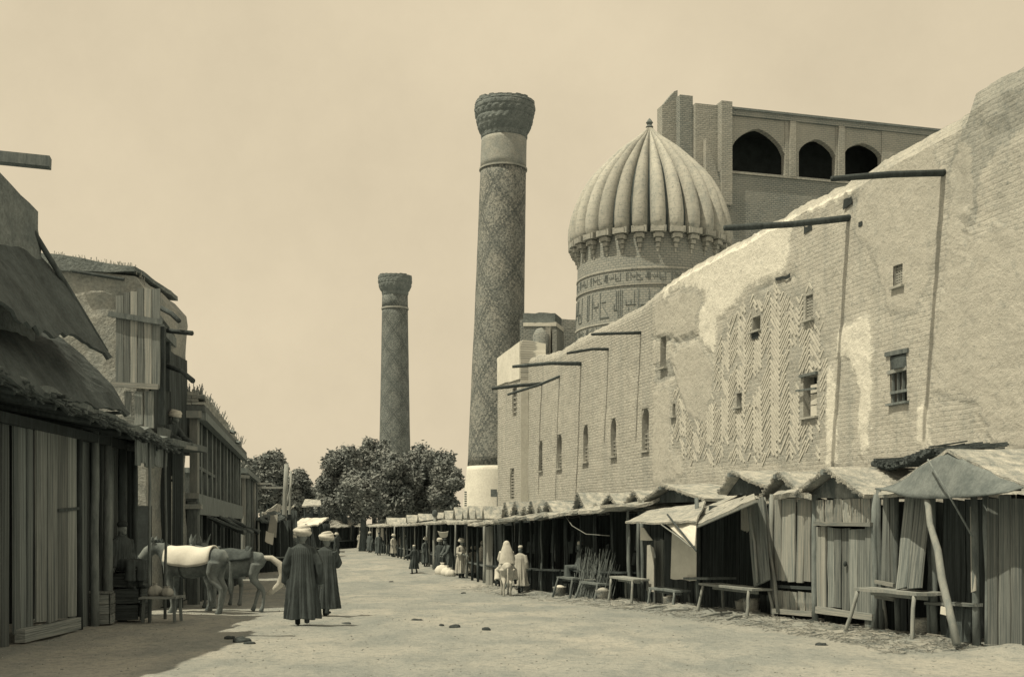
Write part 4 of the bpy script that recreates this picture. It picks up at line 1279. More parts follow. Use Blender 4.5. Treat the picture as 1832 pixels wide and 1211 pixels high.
# brushwood bundle in front of the rope hung stall
br = thing('brushwood_bundle', sp(1068, -.3, sg(1068)), 'upright bundle of thin brushwood leaning against the dark stalls', 'brushwood')
tw = MB()
for i in range(150):
    px = random.gauss(1072, 14); b = random.uniform(-.35, .1)
    p0 = sp(px, b - .15, sg(px) - .03); hh = random.uniform(.7, 1.5)
    p1 = sp(px + random.gauss(0, 7), b + random.uniform(0, .25), sg(px) + hh)
    tw.bar(p0, p1, .012, .012)
t_ = tw.build('twigs', 'timber', br); t_['kind'] = 'stuff'
MB().bar(sp(1062, -.28, sg(1068) + .55), sp(1082, -.28, sg(1068) + .6), .03, .03).build('binding', 'timber_pale', br)

# wares set out before and inside the dark stalls
def basket(loc, r, h, label, mat='reed_mid', group='baskets and jars at the stalls', name='basket', fill=None):
    o = thing(name, loc, label, name, group)
    MB().lathe([(r * .7, 0), (r * .9, h * .4), (r, h * .85), (r * 1.04, h), (r * .92, h * .98), (r * .85, h * .7)], n=18, fn=lambda a, z, q_: a * (1 + .02 * math.sin(q_ * 9 + z * 40))).build('wall', mat, o, smooth=True, local=True)
    if fill: MB().ell((0, 0, h * .8), (r * .86, r * .86, h * .4), 12, 8).build('heap', fill, o, smooth=True, local=True)
    return o
for i, (px, b, r_, h_, lab, fl_) in enumerate(((1330, .05, .22, .28, 'basket heaped with pale goods on the dark open stall floor', 'cloth_grey'), (1352, -.1, .17, .36, 'tall narrow jar basket beside the slanting table leg', None), (1216, -.2, .2, .25, 'heaped basket on the ground under the white cloth', 'cloth_white'), (1100, -.35, .2, .3, 'basket right of the brushwood bundle', 'cloth_grey'), (1018, -.3, .2, .28, 'basket on the ground before the seated man', 'cloth_white'), (952, -.3, .22, .26, 'low basket right of the donkey rider', 'cloth_grey'), (1645, .1, .2, .3, 'basket under the battered bench by the leaning boards', None))):
    basket(sp(px, b, sg(px, b) + .02), r_, h_, lab, fill=fl_)
# ---------------------------------------------------------------- farther stalls down the street (right side)
def wall_of(root, a, b, z0, z1, w, mat):
    out = (b - a).cross(Vector((0, 0, 1))); planks(root, a, b, z0, z1, w, out, mat)
def far_stall(px0, px1, d0, d1, ye0, ye1, label, gabs=(), depth=3.2, group='stalls farther down the street', roof='reed', side=1, rise=.2, cat='stall', inner='interior'):
    a, b = P(px0, HY, d0), P(px1, HY, d1)
    g0, g1 = gz(0, d0), gz(0, d1)
    e = (b - a); e.z = 0; e.normalize()
    inw = Vector((e.y, -e.x, 0)) * (-1 if side > 0 else 1)
    if side > 0 and inw.x < 0: inw = -inw
    if side < 0 and inw.x > 0: inw = -inw
    if side == 0: inw = Vector((0, 1, 0))
    m = (a + b) / 2; m.z = (g0 + g1) / 2
    r = thing('bazaar_stall', m, label, cat, group)
    z0 = HC + (HY - ye0) * d0 / F; z1 = HC + (HY - ye1) * d1 / F
    A0 = Vector((a.x, a.y, z0)); B0 = Vector((b.x, b.y, z1)); up = Vector((0, 0, rise))
    quadsheet(r, A0 - inw * .7 - Vector((0, 0, .1)), B0 - inw * .7 - Vector((0, 0, .1)), B0 + inw * depth + up, A0 + inw * depth + up, roof, 'roof_mat', .1, .06, .1, 12, 6, .12)
    n = max(2, round((b - a).length / 1.8))
    for k in range(n + 1):
        t = k / n
        p_ = A0.lerp(B0, t)
        post(r, Vector((p_.x, p_.y, lerp(g0, g1, t) - .1)), p_, .055, 'timber_pale' if k % 3 == 0 else 'timber_dark')
    q0, q1 = a + inw * (depth - .4), b + inw * (depth - .4)
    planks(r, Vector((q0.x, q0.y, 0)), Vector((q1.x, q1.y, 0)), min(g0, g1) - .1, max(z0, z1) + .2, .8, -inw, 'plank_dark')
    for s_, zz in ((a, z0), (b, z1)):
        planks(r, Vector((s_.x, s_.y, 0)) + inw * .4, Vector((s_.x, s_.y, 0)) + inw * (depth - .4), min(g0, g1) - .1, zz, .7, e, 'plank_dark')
    c0, c1 = a + inw * .35, b + inw * .35
    plank(r, Vector((c0.x, c0.y, g0 + .7)), Vector((c1.x, c1.y, g1 + .7)), .6, .06, (0, 0, 1), 'timber', 'counter_board')
    planks(r, Vector((c0.x, c0.y, 0)) + inw * .2, Vector((c1.x, c1.y, 0)) + inw * .2, min(g0, g1), (g0 + g1) / 2 + .66, .5, -inw, 'plank_dark')
    for (t, w, h) in gabs:
        c_ = A0.lerp(B0, t) + inw * .3 + Vector((0, 0, .04))
        L_, R_, Pk = c_ - e * w / 2, c_ + e * w / 2, c_ + Vector((0, 0, h))
        for s_ in (L_, R_): quadsheet(r, s_ - inw * .15, Pk - inw * .15, Pk + inw * (depth - .6), s_ + inw * (depth - .6), roof, 'roof_panel', .07, 0, .04, 4, 4)
        MB().prism([L_, R_, Pk - Vector((0, 0, .08))], inw * .05).build('gable_board', 'plank_dark', r)
    return r
far_stall(866, 818, 47, 55, 930, 929, 'open stall behind the standing group of men', [(.15, .9, .5), (.4, .8, .42), (.68, 1.1, .55), (.9, .8, .4)])
far_stall(815, 768, 56, 66, 930, 932, 'open stall with pale posts left of the standing group', [(.15, 1.3, .6), (.5, 1.0, .45), (.8, .9, .4)])
far_stall(764, 712, 68, 82, 934, 936, 'long dark stall behind the boy with the bundle', [(.35, 1.2, .5), (.75, 1.0, .5)])
far_stall(706, 672, 84, 98, 938, 938, 'far stall with a pale curtain near the trees', [(.5, 1.2, .45)])
far_stall(666, 640, 100, 118, 938, 938, 'last pale roofed stall under the trees', [])
cu = thing('hanging_curtain', G(682, 92), 'pale curtain strip hanging at the far stall under the trees', 'curtain')
quadsheet(cu, P(673, 966, 92), P(686, 966, 92), P(686, 944, 92), P(673, 944, 92), 'cloth_white', 'cloth', .03, 0, .05, 6, 6)
post(cu, G(680, 92), P(680, 942, 92), .06, 'timber_dark', 'pole')
up_ = thing('market_pole', G(777, 62), 'upright market pole with a knobbed top among the far stalls', 'pole')
post(up_, G(777, 62) - Vector((0, 0, .1)), P(778, 918, 62), .09, 'timber_pale', 'shaft')
MB().ell(P(778, 918, 62), (.16, .16, .2)).build('basket_top', 'reed_dark', up_)
MB().bar(P(745, 934, 62), P(812, 925, 62.2), .07, .07).build('cross_bar', 'timber_dark', up_)
pk = thing('cloth_flap', P(795, 955, 54), 'white round awning flap hanging at the open stall front', 'cloth')
quadsheet(pk, P(783, 950, 54), P(802, 950, 54), P(800, 960, 54.2), P(788, 960, 54.2), 'cloth_white', 'cloth', .02, .05, .03, 5, 4)
# walls at the foot of the near minaret
fw = thing('courtyard_wall', P(878, HY, 76) - Vector((0, 0, HC)), 'dark broken brick gateway stub at the white minaret foot', 'ruin')
for (x0, x1, y0, y1) in ((889, 898, 925, 880), (878, 889, 888, 875), (862, 890, 925, 912), (845, 868, 928, 921)):
    a, b = P(x0, y0, 76), P(x1, y1, 76)
    MB().box(((a.x + b.x) / 2, 76 + (x0 % 3) * .12, (a.z + b.z) / 2), (b.x - a.x, .9, b.z - a.z)).build('masonry', 'stone_dark', fw)
for (x, y0, y1) in ((833, 920, 876), (840, 922, 903)):
    for k in range(int((y0 - y1) / 4)):
        a = P(x, y0 - k * 4, 77)
        MB().box(a, (.14, .5, .09)).build('ladder_rung', 'stone_dark', fw)
# ---------------------------------------------------------------- left side of the street
LX = -7.6
EX = Vector((1, 0, 0)); EY = Vector((0, 1, 0)); EZ = Vector((0, 0, 1))
def lumpy(name, mat, parent, x0, x1, y0, y1, z0, zt, step=.3, amp=.07, uvf=None):
    """mud block: closed box whose faces are subdivided and roughened; zt(x,y) is the roof line"""
    def cuts(a, b): return [a + (b - a) * i / max(1, round((b - a) / step)) for i in range(max(1, round((b - a) / step)) + 1)]
    xs_, ys_ = cuts(x0, x1), cuts(y0, y1)
    nz = max(1, round((zt((x0 + x1) / 2, (y0 + y1) / 2) - z0) / step))
    mb = MB(); idx = {}
    def vid(i, j, k):
        key = (i, j, k)
        if key not in idx:
            x, y = xs_[i], ys_[j]; z = lerp(z0, zt(x, y), k / nz)
            e = mnoise.noise_vector(Vector((x, y, z)) * .9) * amp + mnoise.noise_vector(Vector((x, y, z)) * 3.1) * amp * .45
            idx[key] = len(mb.v); mb.v.append(Vector((x, y, z)) + e)
        return idx[key]
    nx_, ny_ = len(xs_) - 1, len(ys_) - 1
    for i in range(nx_):
        for k in range(nz):
            mb.f.append((vid(i, 0, k), vid(i + 1, 0, k), vid(i + 1, 0, k + 1), vid(i, 0, k + 1)))
            mb.f.append((vid(i, ny_, k), vid(i, ny_, k + 1), vid(i + 1, ny_, k + 1), vid(i + 1, ny_, k)))
    for j in range(ny_):
        for k in range(nz):
            mb.f.append((vid(0, j, k), vid(0, j, k + 1), vid(0, j + 1, k + 1), vid(0, j + 1, k)))
            mb.f.append((vid(nx_, j, k), vid(nx_, j + 1, k), vid(nx_, j + 1, k + 1), vid(nx_, j, k + 1)))
    for i in range(nx_):
        for j in range(ny_):
            mb.f.append((vid(i, j, nz), vid(i + 1, j, nz), vid(i + 1, j + 1, nz), vid(i, j + 1, nz)))
            mb.f.append((vid(i, j, 0), vid(i, j + 1, 0), vid(i + 1, j + 1, 0), vid(i + 1, j, 0)))
    return mb.build(name, mat, parent, uv=uvf)

# --- plank fronted shop in shade
shop = thing('shop', (LX - 1, 21, 0), 'shaded plank fronted shop with a deep ragged eave at the left edge', 'shop')
planks(shop, (LX, 13.5, 0), (LX, 17.7, 0), -.02, 3.5, .3, EX, 'plank_shade', jz=.02)
planks(shop, (LX + .03, 17.8, 0), (LX + .03, 18.5, 0), .1, 3.4, .22, EX, 'plank_shade', jz=.02)
planks(shop, (LX + .06, 18.55, 0), (LX + .06, 20.3, 0), .25, 3.35, .42, EX, 'plank', jz=.01, gap=.006)
plank(shop, (LX + .1, 17.9, .12), (LX + .1, 20.2, .12), .2, .16, EX, 'plank', 'threshold')
plank(shop, (LX + .09, 19.4, 2.05), (LX + .09, 20.35, 2.1), .05, .04, EX, 'timber_dark', 'door_bar')
for d, r_, m in ((20.5, .06, 'timber_dark'), (21.25, .08, 'timber'), (21.95, .09, 'timber'), (22.75, .09, 'timber_dark'), (23.5, .06, 'timber_dark')):
    post(shop, (LX + .05, d, -.1), (LX + .05, d, 3.5), r_, m, 'post', .02)
for d in (22.35, 23.35): post(shop, (LX + .7, d, -.1), (LX + .7, d, 3.45), .03, 'timber', 'eave_prop', .02)
planks(shop, (LX - .1, 20.4, 0), (LX - .1, 21.3, 0), 0, 3.4, .22, EX, 'plank_shade', jz=.02)
planks(shop, (LX - .1, 22.0, 0), (LX - .1, 22.9, 0), 0, 3.4, .25, EX, 'plank_shade', jz=.02)
planks(shop, (LX - 1.9, 13.5, 0), (LX - 1.9, 23.6, 0), -.05, 4.6, .6, EX, 'plank_dark')
planks(shop, (LX - 1.9, 23.65, 0), (LX, 23.65, 0), -.05, 3.6, .5, -EY, 'plank_dark')
def ea(u, v):
    y = lerp(13.0, 23.7, u)
    return Vector((lerp(LX + .8, LX - 2.2, v) + .06 * fbm((y * 1.4, 0, 0), 1, 2) * (1 - v), y, lerp(3.95, 3.42, u) + .62 * v + .07 * fbm((y * 1.7, v * 3, 1), 1, 3)))
MB().sheet(ea, 44, 8, .15).build('eave_roof', 'mud_dark', shop)
fr = MB()
for k in range(240):
    u = random.random(); p_ = ea(u, 0)
    fr.bar(p_ + Vector((-.2, 0, .02)), p_ + Vector((random.uniform(.0, .16), random.uniform(-.05, .05), random.uniform(-.2, .0))), .03, .025)
f_ = fr.build('reed_fringe', 'reed_dark', shop); f_['kind'] = 'stuff'
for k in range(14):
    y = lerp(14, 23.5, k / 13)
    MB().tube([(LX - 1.6, y, ea((y - 13) / 10.7, .7).z - .16), (LX + .72, y + .05, ea((y - 13) / 10.7, 0).z - .14)], .05, 7, jit=.1).build('rafter', 'timber_dark', shop)
planks(shop, (LX + .66, 21.6, 0), (LX + .66, 23.6, 0), 2.95, 3.38, .3, EX, 'plank_shade', jz=.05)
MB().bar((LX + .05, 13.5, 3.42), (LX + .05, 23.6, 3.36), .14, .16).build('lintel_beam', 'timber_dark', shop)

# --- broken upper storey over the shop
up = thing('mud_storey', (LX - 1.3, 16, 3.9), 'broken mud walled upper storey rising at the left edge', 'building')
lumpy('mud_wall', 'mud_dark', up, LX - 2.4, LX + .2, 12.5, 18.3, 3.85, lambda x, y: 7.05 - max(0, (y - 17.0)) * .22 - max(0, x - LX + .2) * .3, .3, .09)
bm_ = MB().bar((LX - .6, 17.3, 7.28), (LX + .68, 17.6, 7.23), .2, .16).build('roof_beam', 'timber', up)
MB().tube([P(60, 415, 18.2), P(118, 510, 18.6), P(190, 630, 19.05)], .045, 7).build('awning_pole', 'timber_dark', up, smooth=True)
def awn(x0, z0, x1, z1, da, db, dc_, sag, nm, par, mat):
    def fn(u, v):
        d = lerp(da, lerp(db, dc_, v), u)
        p_ = Vector((lerp(x0, x1, v), d, lerp(z0, z1, v)))
        p_.z += sag * math.sin(math.pi * v) + .05 * math.sin(u * 13 + v * 3) * v + .11 * fbm((p_.x * 2.2, p_.y * 1.6, v), 1, 4)
        if v > .999: p_.z += random.uniform(-.07, .03)
        p_.x += .05 * math.sin(u * 7)
        return p_
    return MB().sheet(fn, 44, 16, .05).build(nm, mat, par, smooth=False)
aw1 = thing('awning', (LX, 16, 4.4), 'upper dark felt awning sloping down to a point at the left edge', 'awning', 'dark awnings over the shop')
awn(LX + .0, 6.25, LX + 1.05, 4.6, 12.0, 18.3, 19.1, .02, 'felt', aw1, 'cloth_dark')
aw2 = thing('awning', (LX, 17, 3.9), 'lower dark felt awning lying over the shop eave', 'awning', 'dark awnings over the shop')
awn(LX - .1, 4.95, LX + .86, 3.74, 12.0, 19.6, 20.6, .14, 'felt', aw2, 'cloth_dark')
for y in (14.5, 17.5, 20.0):
    MB().tube([(LX, y, 3.7), (LX + .95, y, 3.72)], .03, 6).build('strut', 'timber_dark', aw2)

# --- tall mud house with a plank screen
hz = thing('mud_house', (-9.6, 28, 0), 'tall rough mud house with a plank screen on its upper corner', 'house')
D1 = 26.6
def P1(px, py, d=D1): return P(px, py, d)
lumpy('mud_wall', 'mud', hz, P1(-60, 0).x, P1(262, 0).x, D1, D1 + 3.2, -.1, lambda x, y: interp([(P1(90, 0).x, P1(90, 466).z), (P1(240, 0).x, P1(240, 492).z), (P1(262, 0).x, P1(262, 520).z)], x) + .06 * fbm((x * 2, y, 0), 1, 3), .28, .07)
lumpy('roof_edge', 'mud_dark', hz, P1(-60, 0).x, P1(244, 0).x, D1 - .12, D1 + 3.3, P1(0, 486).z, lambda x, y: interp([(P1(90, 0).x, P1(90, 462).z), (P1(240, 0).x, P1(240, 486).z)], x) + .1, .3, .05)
MB().tube([P1(130, 485, D1 - .15), P1(222, 500, D1 - .15)], .04, 6).build('roof_pole', 'timber_dark', hz)
tf = MB()
for k in range(120):
    px = random.uniform(95, 262); b = P1(px, interp([(90, 462), (240, 486), (262, 512)], px), D1 + random.uniform(0, .6))
    tf.bar(b, b + Vector((random.uniform(-.05, .05), 0, random.uniform(.05, .2))), .012, .012)
t_ = tf.build('dry_grass', 'reed', hz); t_['kind'] = 'stuff'
for k, (x0, x1, yt, yb) in enumerate(((207, 222, 530, 688), (222, 233, 522, 690), (233, 246, 520, 690), (246, 258, 517, 692), (258, 272, 516, 693), (272, 287, 516, 695))):
    a, b = P1((x0 + x1) / 2, yb, D1 - .25), P1((x0 + x1) / 2, yt, D1 - .25)
    plank(hz, a, b, (x1 - x0) * D1 / F - .015, .04, -EY, 'plank_pale' if k in (2, 4) else 'plank', 'screen_board')
plank(hz, P1(194, 561, D1 - .33), P1(292, 577, D1 - .33), .12, .08, -EY, 'timber', 'screen_rail')
plank(hz, P1(200, 687, D1 - .33), P1(284, 692, D1 - .33), .12, .08, -EY, 'plank_pale', 'screen_rail')
for (x0, x1, yt, yb) in ((222, 236, 700, 745), (240, 256, 700, 760), (258, 276, 700, 765)):
    plank(hz, P1((x0 + x1) / 2, yb, D1 - .2), P1((x0 + x1) / 2, yt, D1 - .2), (x1 - x0) * D1 / F - .02, .04, -EY, 'plank', 'screen_board')
planks(hz, (P1(255, 0).x, D1 + 1.2, 0), (P1(303, 0).x, D1 + 1.2, 0), -.2, 3.62, .4, -EY, 'plank_dark')  # dark boards added to keep the space under the gallery dark
MB().box((P1(236, 0).x, D1 - .05, 1.1), (.9, .12, 2.3)).build('shade_panel', 'interior', hz)  # dark panel added to darken the sunlit mud wall below the eave
# small projecting gallery beside the screen
XG = P1(292, 0).x
quadsheet(hz, P1(283, 566), P1(288, 574), P(316, 612, 29.5), P(305, 600, 29.5), 'timber', 'gallery_roof', .12, 0, .03)
for px, d, yt, yb in ((290, D1 - .05, 585, 760), (307, 29.3, 612, 770), (300, 28, 600, 700)):
    MB().bar(P(px, yb, d), P(px, yt, d), .13, .13).build('gallery_post', 'timber_dark', hz)
MB().bar(P(286, 588, D1), P(314, 618, 29.4), .16, .22).build('gallery_beam', 'timber', hz)
MB().bar(P(286, 772, D1), P(316, 780, 29.4), .12, .2).build('gallery_floor_beam', 'timber', hz)
planks(hz, (P1(262, 0).x + .02, D1 + .2, 0), (P1(262, 0).x + .02, D1 + 3.2, 0), 3.6, 6.0, .5, EX, 'plank_dark')
MB().box((P1(280, 0).x - .2, D1 + 1.6, 3.72), (1.1, 3.0, .14)).build('gallery_floor', 'timber', hz)
for a, b, c_ in (((287, 551), (308, 562), (320, 574)), ((288, 590), (315, 593), (344, 596)), ((298, 654), (325, 664), (346, 682))):
    MB().tube([P(*a, D1 + .6), P(*b, D1 + .4), P(*c_, D1 + .2)], [.06, .055, .06], 7, jit=.12).build('projecting_pole', 'timber_dark', hz, smooth=True)
MB().bar(P(306, 795, 27.6), P(352, 803, 28.0), .11, .09).build('hand_rail', 'timber_pale', hz)

# --- two storey gallery house
D2 = 30.0
g2 = thing('gallery_house', (-9.5, 40, 0), 'two storey house with a wooden gallery and turfed brick roof edge', 'house')
X2 = P(348, 0, D2).x
HD = Vector((-.17, 1, 0)).normalized(); HN = Vector((1, .17, 0)).normalized()     # along, out to the street
def hp(s, o, z): return Vector((X2, D2, 0)) + HD * s + HN * o + Vector((0, 0, z))
LEN = 19.0
zr = P(350, 738, D2).z; zf = P(348, 885, D2).z
HM = Matrix((HN, HD, EZ)).transposed()
def hbox(nm, s0, s1, o0, o1, z0, z1, mat, par=g2):
    return MB().box(hp((s0 + s1) / 2, (o0 + o1) / 2, (z0 + z1) / 2), (abs(o1 - o0), abs(s1 - s0), z1 - z0), M=HM).build(nm, mat, par, uv=lambda c: (c.x + c.y, c.z))
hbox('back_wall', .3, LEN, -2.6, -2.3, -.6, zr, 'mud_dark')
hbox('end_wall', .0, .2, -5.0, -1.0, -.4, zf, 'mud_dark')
hbox('gallery_floor', -.1, LEN, -2.3, .06, zf - .16, zf, 'timber')
fl = hbox('floor_fascia', -.12, LEN, .062, .12, zf - .5, zf + .03, 'timber')
hbox('front_fascia', -.16, -.102, -3.2, .12, zf - .1, zf + .05, 'timber_pale')
hbox('roof_slab', -.25, LEN, -3.2, .28, zr, zr + .16, 'timber')
ct = hbox('cornice', -.3, -.252, -3.2, .2, zr - .16, zr + .02, 'timber_pale')
hbox('cornice', -.2, LEN, .1, .3, zr - .2, zr - .002, 'timber')
bme = bpy.data.meshes.new('brick'); bb = MB().box((0, 0, 0), (1, 1, 1)); bme.from_pydata(bb.v, [], bb.f); bme.materials.append(MAT['brick_one'] if 'brick_one' in MAT else MAT['strip'])
def brick(par, c, ex, ey, size):
    m = Matrix((ex * size[0], ey * size[1], EZ * size[2])).transposed().to_4x4(); m.translation = c - worldloc(par)
    o = bpy.data.objects.new('brick', bme); o.parent = par; o.matrix_basis = m; COL.objects.link(o)
for row in range(4):
    for k in range(9):
        o_ = .28 - (k + .5 + (row % 2) * .5) * .33
        brick(g2, hp(-.12 + row * .02, o_, zr + .205 + row * .085) + Vector((0, 0, random.uniform(-.008, .008))), HN, HD, (.315, .28, .068))
    for k in range(24):
        s_ = .05 + (k + .5 + (row % 2) * .5) * .36
        brick(g2, hp(s_, .15 - row * .02, zr + .205 + row * .085) + Vector((0, 0, random.uniform(-.008, .008))), HD, HN, (.345, .26, .068))
rt = hbox('roof_turf', -.15, LEN, -3.0, .08, zr + .18, zr + .52, 'mud')
tf = MB()
for k in range(900):
    s_ = random.random() ** 1.5 * LEN; b = hp(s_, random.uniform(-1.2, .2), zr + .5)
    tf.bar(b, b + Vector((random.uniform(-.08, .1), 0, random.uniform(.06, .26))), .016, .016)
t_ = tf.build('roof_grass', 'leaf_pale', g2); t_['kind'] = 'stuff'
s_ = 0.0; k = 0
while s_ < LEN:
    big = k == 0
    MB().bar(hp(s_, .0, zf), hp(s_, .0, zr - .02), .2 if big else .12, .2 if big else .12).build('gallery_post', 'timber_pale' if big else 'timber', g2)
    MB().bar(hp(s_, -.02, -.6), hp(s_, -.02, zf - .17), .26 if big else .16).build('lower_post', 'timber' if big else 'timber_dark', g2)
    if big: MB().box(hp(s_, -.02, zf - .3), (.42, .42, .12), M=HM).build('capital', 'timber_pale', g2)
    if k % 2 == 0 and s_ > 1: planks(g2, hp(s_ + .1, -.35, 0), hp(s_ + 1.1, -.35, 0), zf, zf + 1.7, .28, HN, 'plank_shade', jz=.05)
    s_ += random.uniform(1.05, 1.8); k += 1
MB().bar(hp(-.0, .0, zf + .75), hp(6.2, .0, zf + .72), .07, .09).build('gallery_rail', 'timber', g2)
for a_, b_, h1 in ((4.5, 5.6, 1.9), (7.4, 8.6, 1.3), (8.8, 10.0, 1.95), (11.8, 13.0, 1.5), (14.6, 17.2, 1.9)): planks(g2, hp(a_, -.1, 0), hp(b_, -.1, 0), zf + .05, zf + h1, .24, HN, 'plank_shade', jz=.08, lean=.06)
for a_, b_ in ((2.2, 3.6), (6.5, 8), (10.3, 12.8)): quadsheet(g2, hp(a_, .12, zf - .5), hp(b_, .12, zf - .55), hp(b_, 1.1, zf - 1.0), hp(a_, 1.1, zf - .95), 'reed_dark', 'lower_awning', .06, .04, .08)
planks(g2, hp(.2, -.06, 0), hp(9, -.06, 0), zf + .02, zf + .62, .3, HN, 'plank_shade', jz=.02)
planks(g2, hp(-.05, -.4, 0), hp(-.05, -2.3, 0), zf + .02, zf + .7, .3, -HD, 'plank_dark', jz=.02)
planks(g2, hp(.5, -.5, 0), hp(LEN, -.5, 0), -.6, zf - .3, .55, HN, 'plank_dark', jz=.02)
for a, b in (((395, 765), (420, 774)), ((408, 786), (430, 792)), ((360, 742), (372, 748))):
    MB().tube([P(*a, 42), P(*b, 41.6)], .07, 6).build('projecting_pole', 'timber', g2)

# --- lower houses and sheds beyond
g3 = thing('shed', (-12.6, 56, -.4), 'low timber shed with pale posts beyond the gallery house', 'shed')
zt3 = P(430, 842, 51).z
def hb3(nm, s0, s1, o0, o1, z0, z1, mat):
    return MB().box(hp((s0 + s1) / 2, (o0 + o1) / 2, (z0 + z1) / 2), (abs(o1 - o0), abs(s1 - s0), z1 - z0), M=HM).build(nm, mat, g3)
hb3('mud_wall', 21.5, 34, -3.6, -1.2, -.8, zt3 - .1, 'mud_dark')
hb3('roof_slab', 21.2, 34.3, -3.8, .2, zt3 - .1, zt3 + .12, 'timber')
for k, s_ in enumerate((21.6, 24, 26, 28.4, 31, 33.6)):
    post(g3, hp(s_, 0, -.7), hp(s_, 0, zt3 - .1), .1, 'timber_pale' if k in (0, 4) else 'timber')
MB().bar(P(412, 850, 50.6), P(446, 853, 51), .13, .13).build('cross_bar', 'timber_pale', g3)
planks(g3, hp(21.6, -.8, 0), hp(34, -.8, 0), -.7, zt3 - .3, .6, HN, 'plank_dark')
for (a, b) in (((460, 865), (484, 865)), ((462, 872), (506, 872))): MB().bar(P(*a, 58), P(*b, 58), .1, .1).build('projecting_pole', 'timber_pale', g3)
up2 = thing('street_pole', G(508, 62), 'tall bare pole standing at the left side of the street', 'pole', 'street poles')
post(up2, G(506, 62) - EZ * .1, P(513, 830, 62), .14, 'timber_pale', 'shaft')
up3 = thing('street_pole', G(515, 66), 'thin pole with a slanting brace just behind the tall one', 'pole', 'street poles')
post(up3, G(515, 66) - EZ * .1, P(521, 842, 66), .07, 'timber_pale', 'shaft')
MB().tube([P(512, 905, 65.5), P(521, 865, 66)], .05, 6).build('brace', 'timber_pale', up3)
far_stall(462, 500, 58, 60, 925, 930, 'low dark stall with rags left of the street poles', [], 3, 'stalls on the left side', 'reed_dark', 0, .3)
far_stall(470, 504, 66, 70, 915, 918, 'raised dark stall roof behind the street poles', [], 4, 'stalls on the left side', 'reed', 0, .5)
far_stall(522, 572, 80, 82, 938, 936, 'stall with a white awning behind the two robed men', [], 4, 'stalls on the left side', 'cloth_white', 0, .45)
far_stall(580, 628, 106, 112, 942, 940, 'far open stall between the trees at the street end', [], 4, 'stalls on the left side', 'reed', 0, .6)
pv = thing('pavilion', G(560, 96), 'small open roofed pavilion before the far trees', 'pavilion')
for px in (545, 558, 571): MB().bar(G(px, 96), P(px, 903, 96), .12).build('post', 'timber_dark', pv)
for px in (545, 571): MB().bar(G(px, 99), P(px, 900, 99), .12).build('post', 'timber_dark', pv)
quadsheet(pv, P(540, 906, 95.5), P(575, 904, 95.5), P(573, 896, 99.5), P(546, 893, 99.5), 'reed', 'roof', .12, 0, .05)
planks(pv, P(545, HY, 99), P(571, HY, 99), -.4, 2.9, .6, -EY, 'plank_dark')
rg = thing('hanging_cloth', P(487, 960, 56), 'pale rags hanging on the low dark stall', 'cloth')
quadsheet(rg, P(478, 958, 55.3), P(494, 962, 55.3), P(497, 920, 55.4), P(484, 922, 55.4), 'cloth_grey', 'mat', .03, .02, .05, 6, 8)
quadsheet(rg, P(474, 968, 55), P(488, 975, 55), P(490, 955, 55.1), P(476, 950, 55.1), 'cloth_white', 'rag', .03, .02, .08, 5, 5)
# far mud buildings that close the street
fb = thing('far_house', G(600, 125), 'flat pale mud house closing the far street end', 'house')
lumpy('mud_wall', 'mud', fb, P(560, 0, 122).x, P(640, 0, 122).x, 122, 128, -.3, lambda x, y: 2.7, .8, .1)
MB().box((P(600, 0, 122).x, 121.9, 1.0), (1.0, .3, 2.0)).build('door', 'plank_dark', fb)

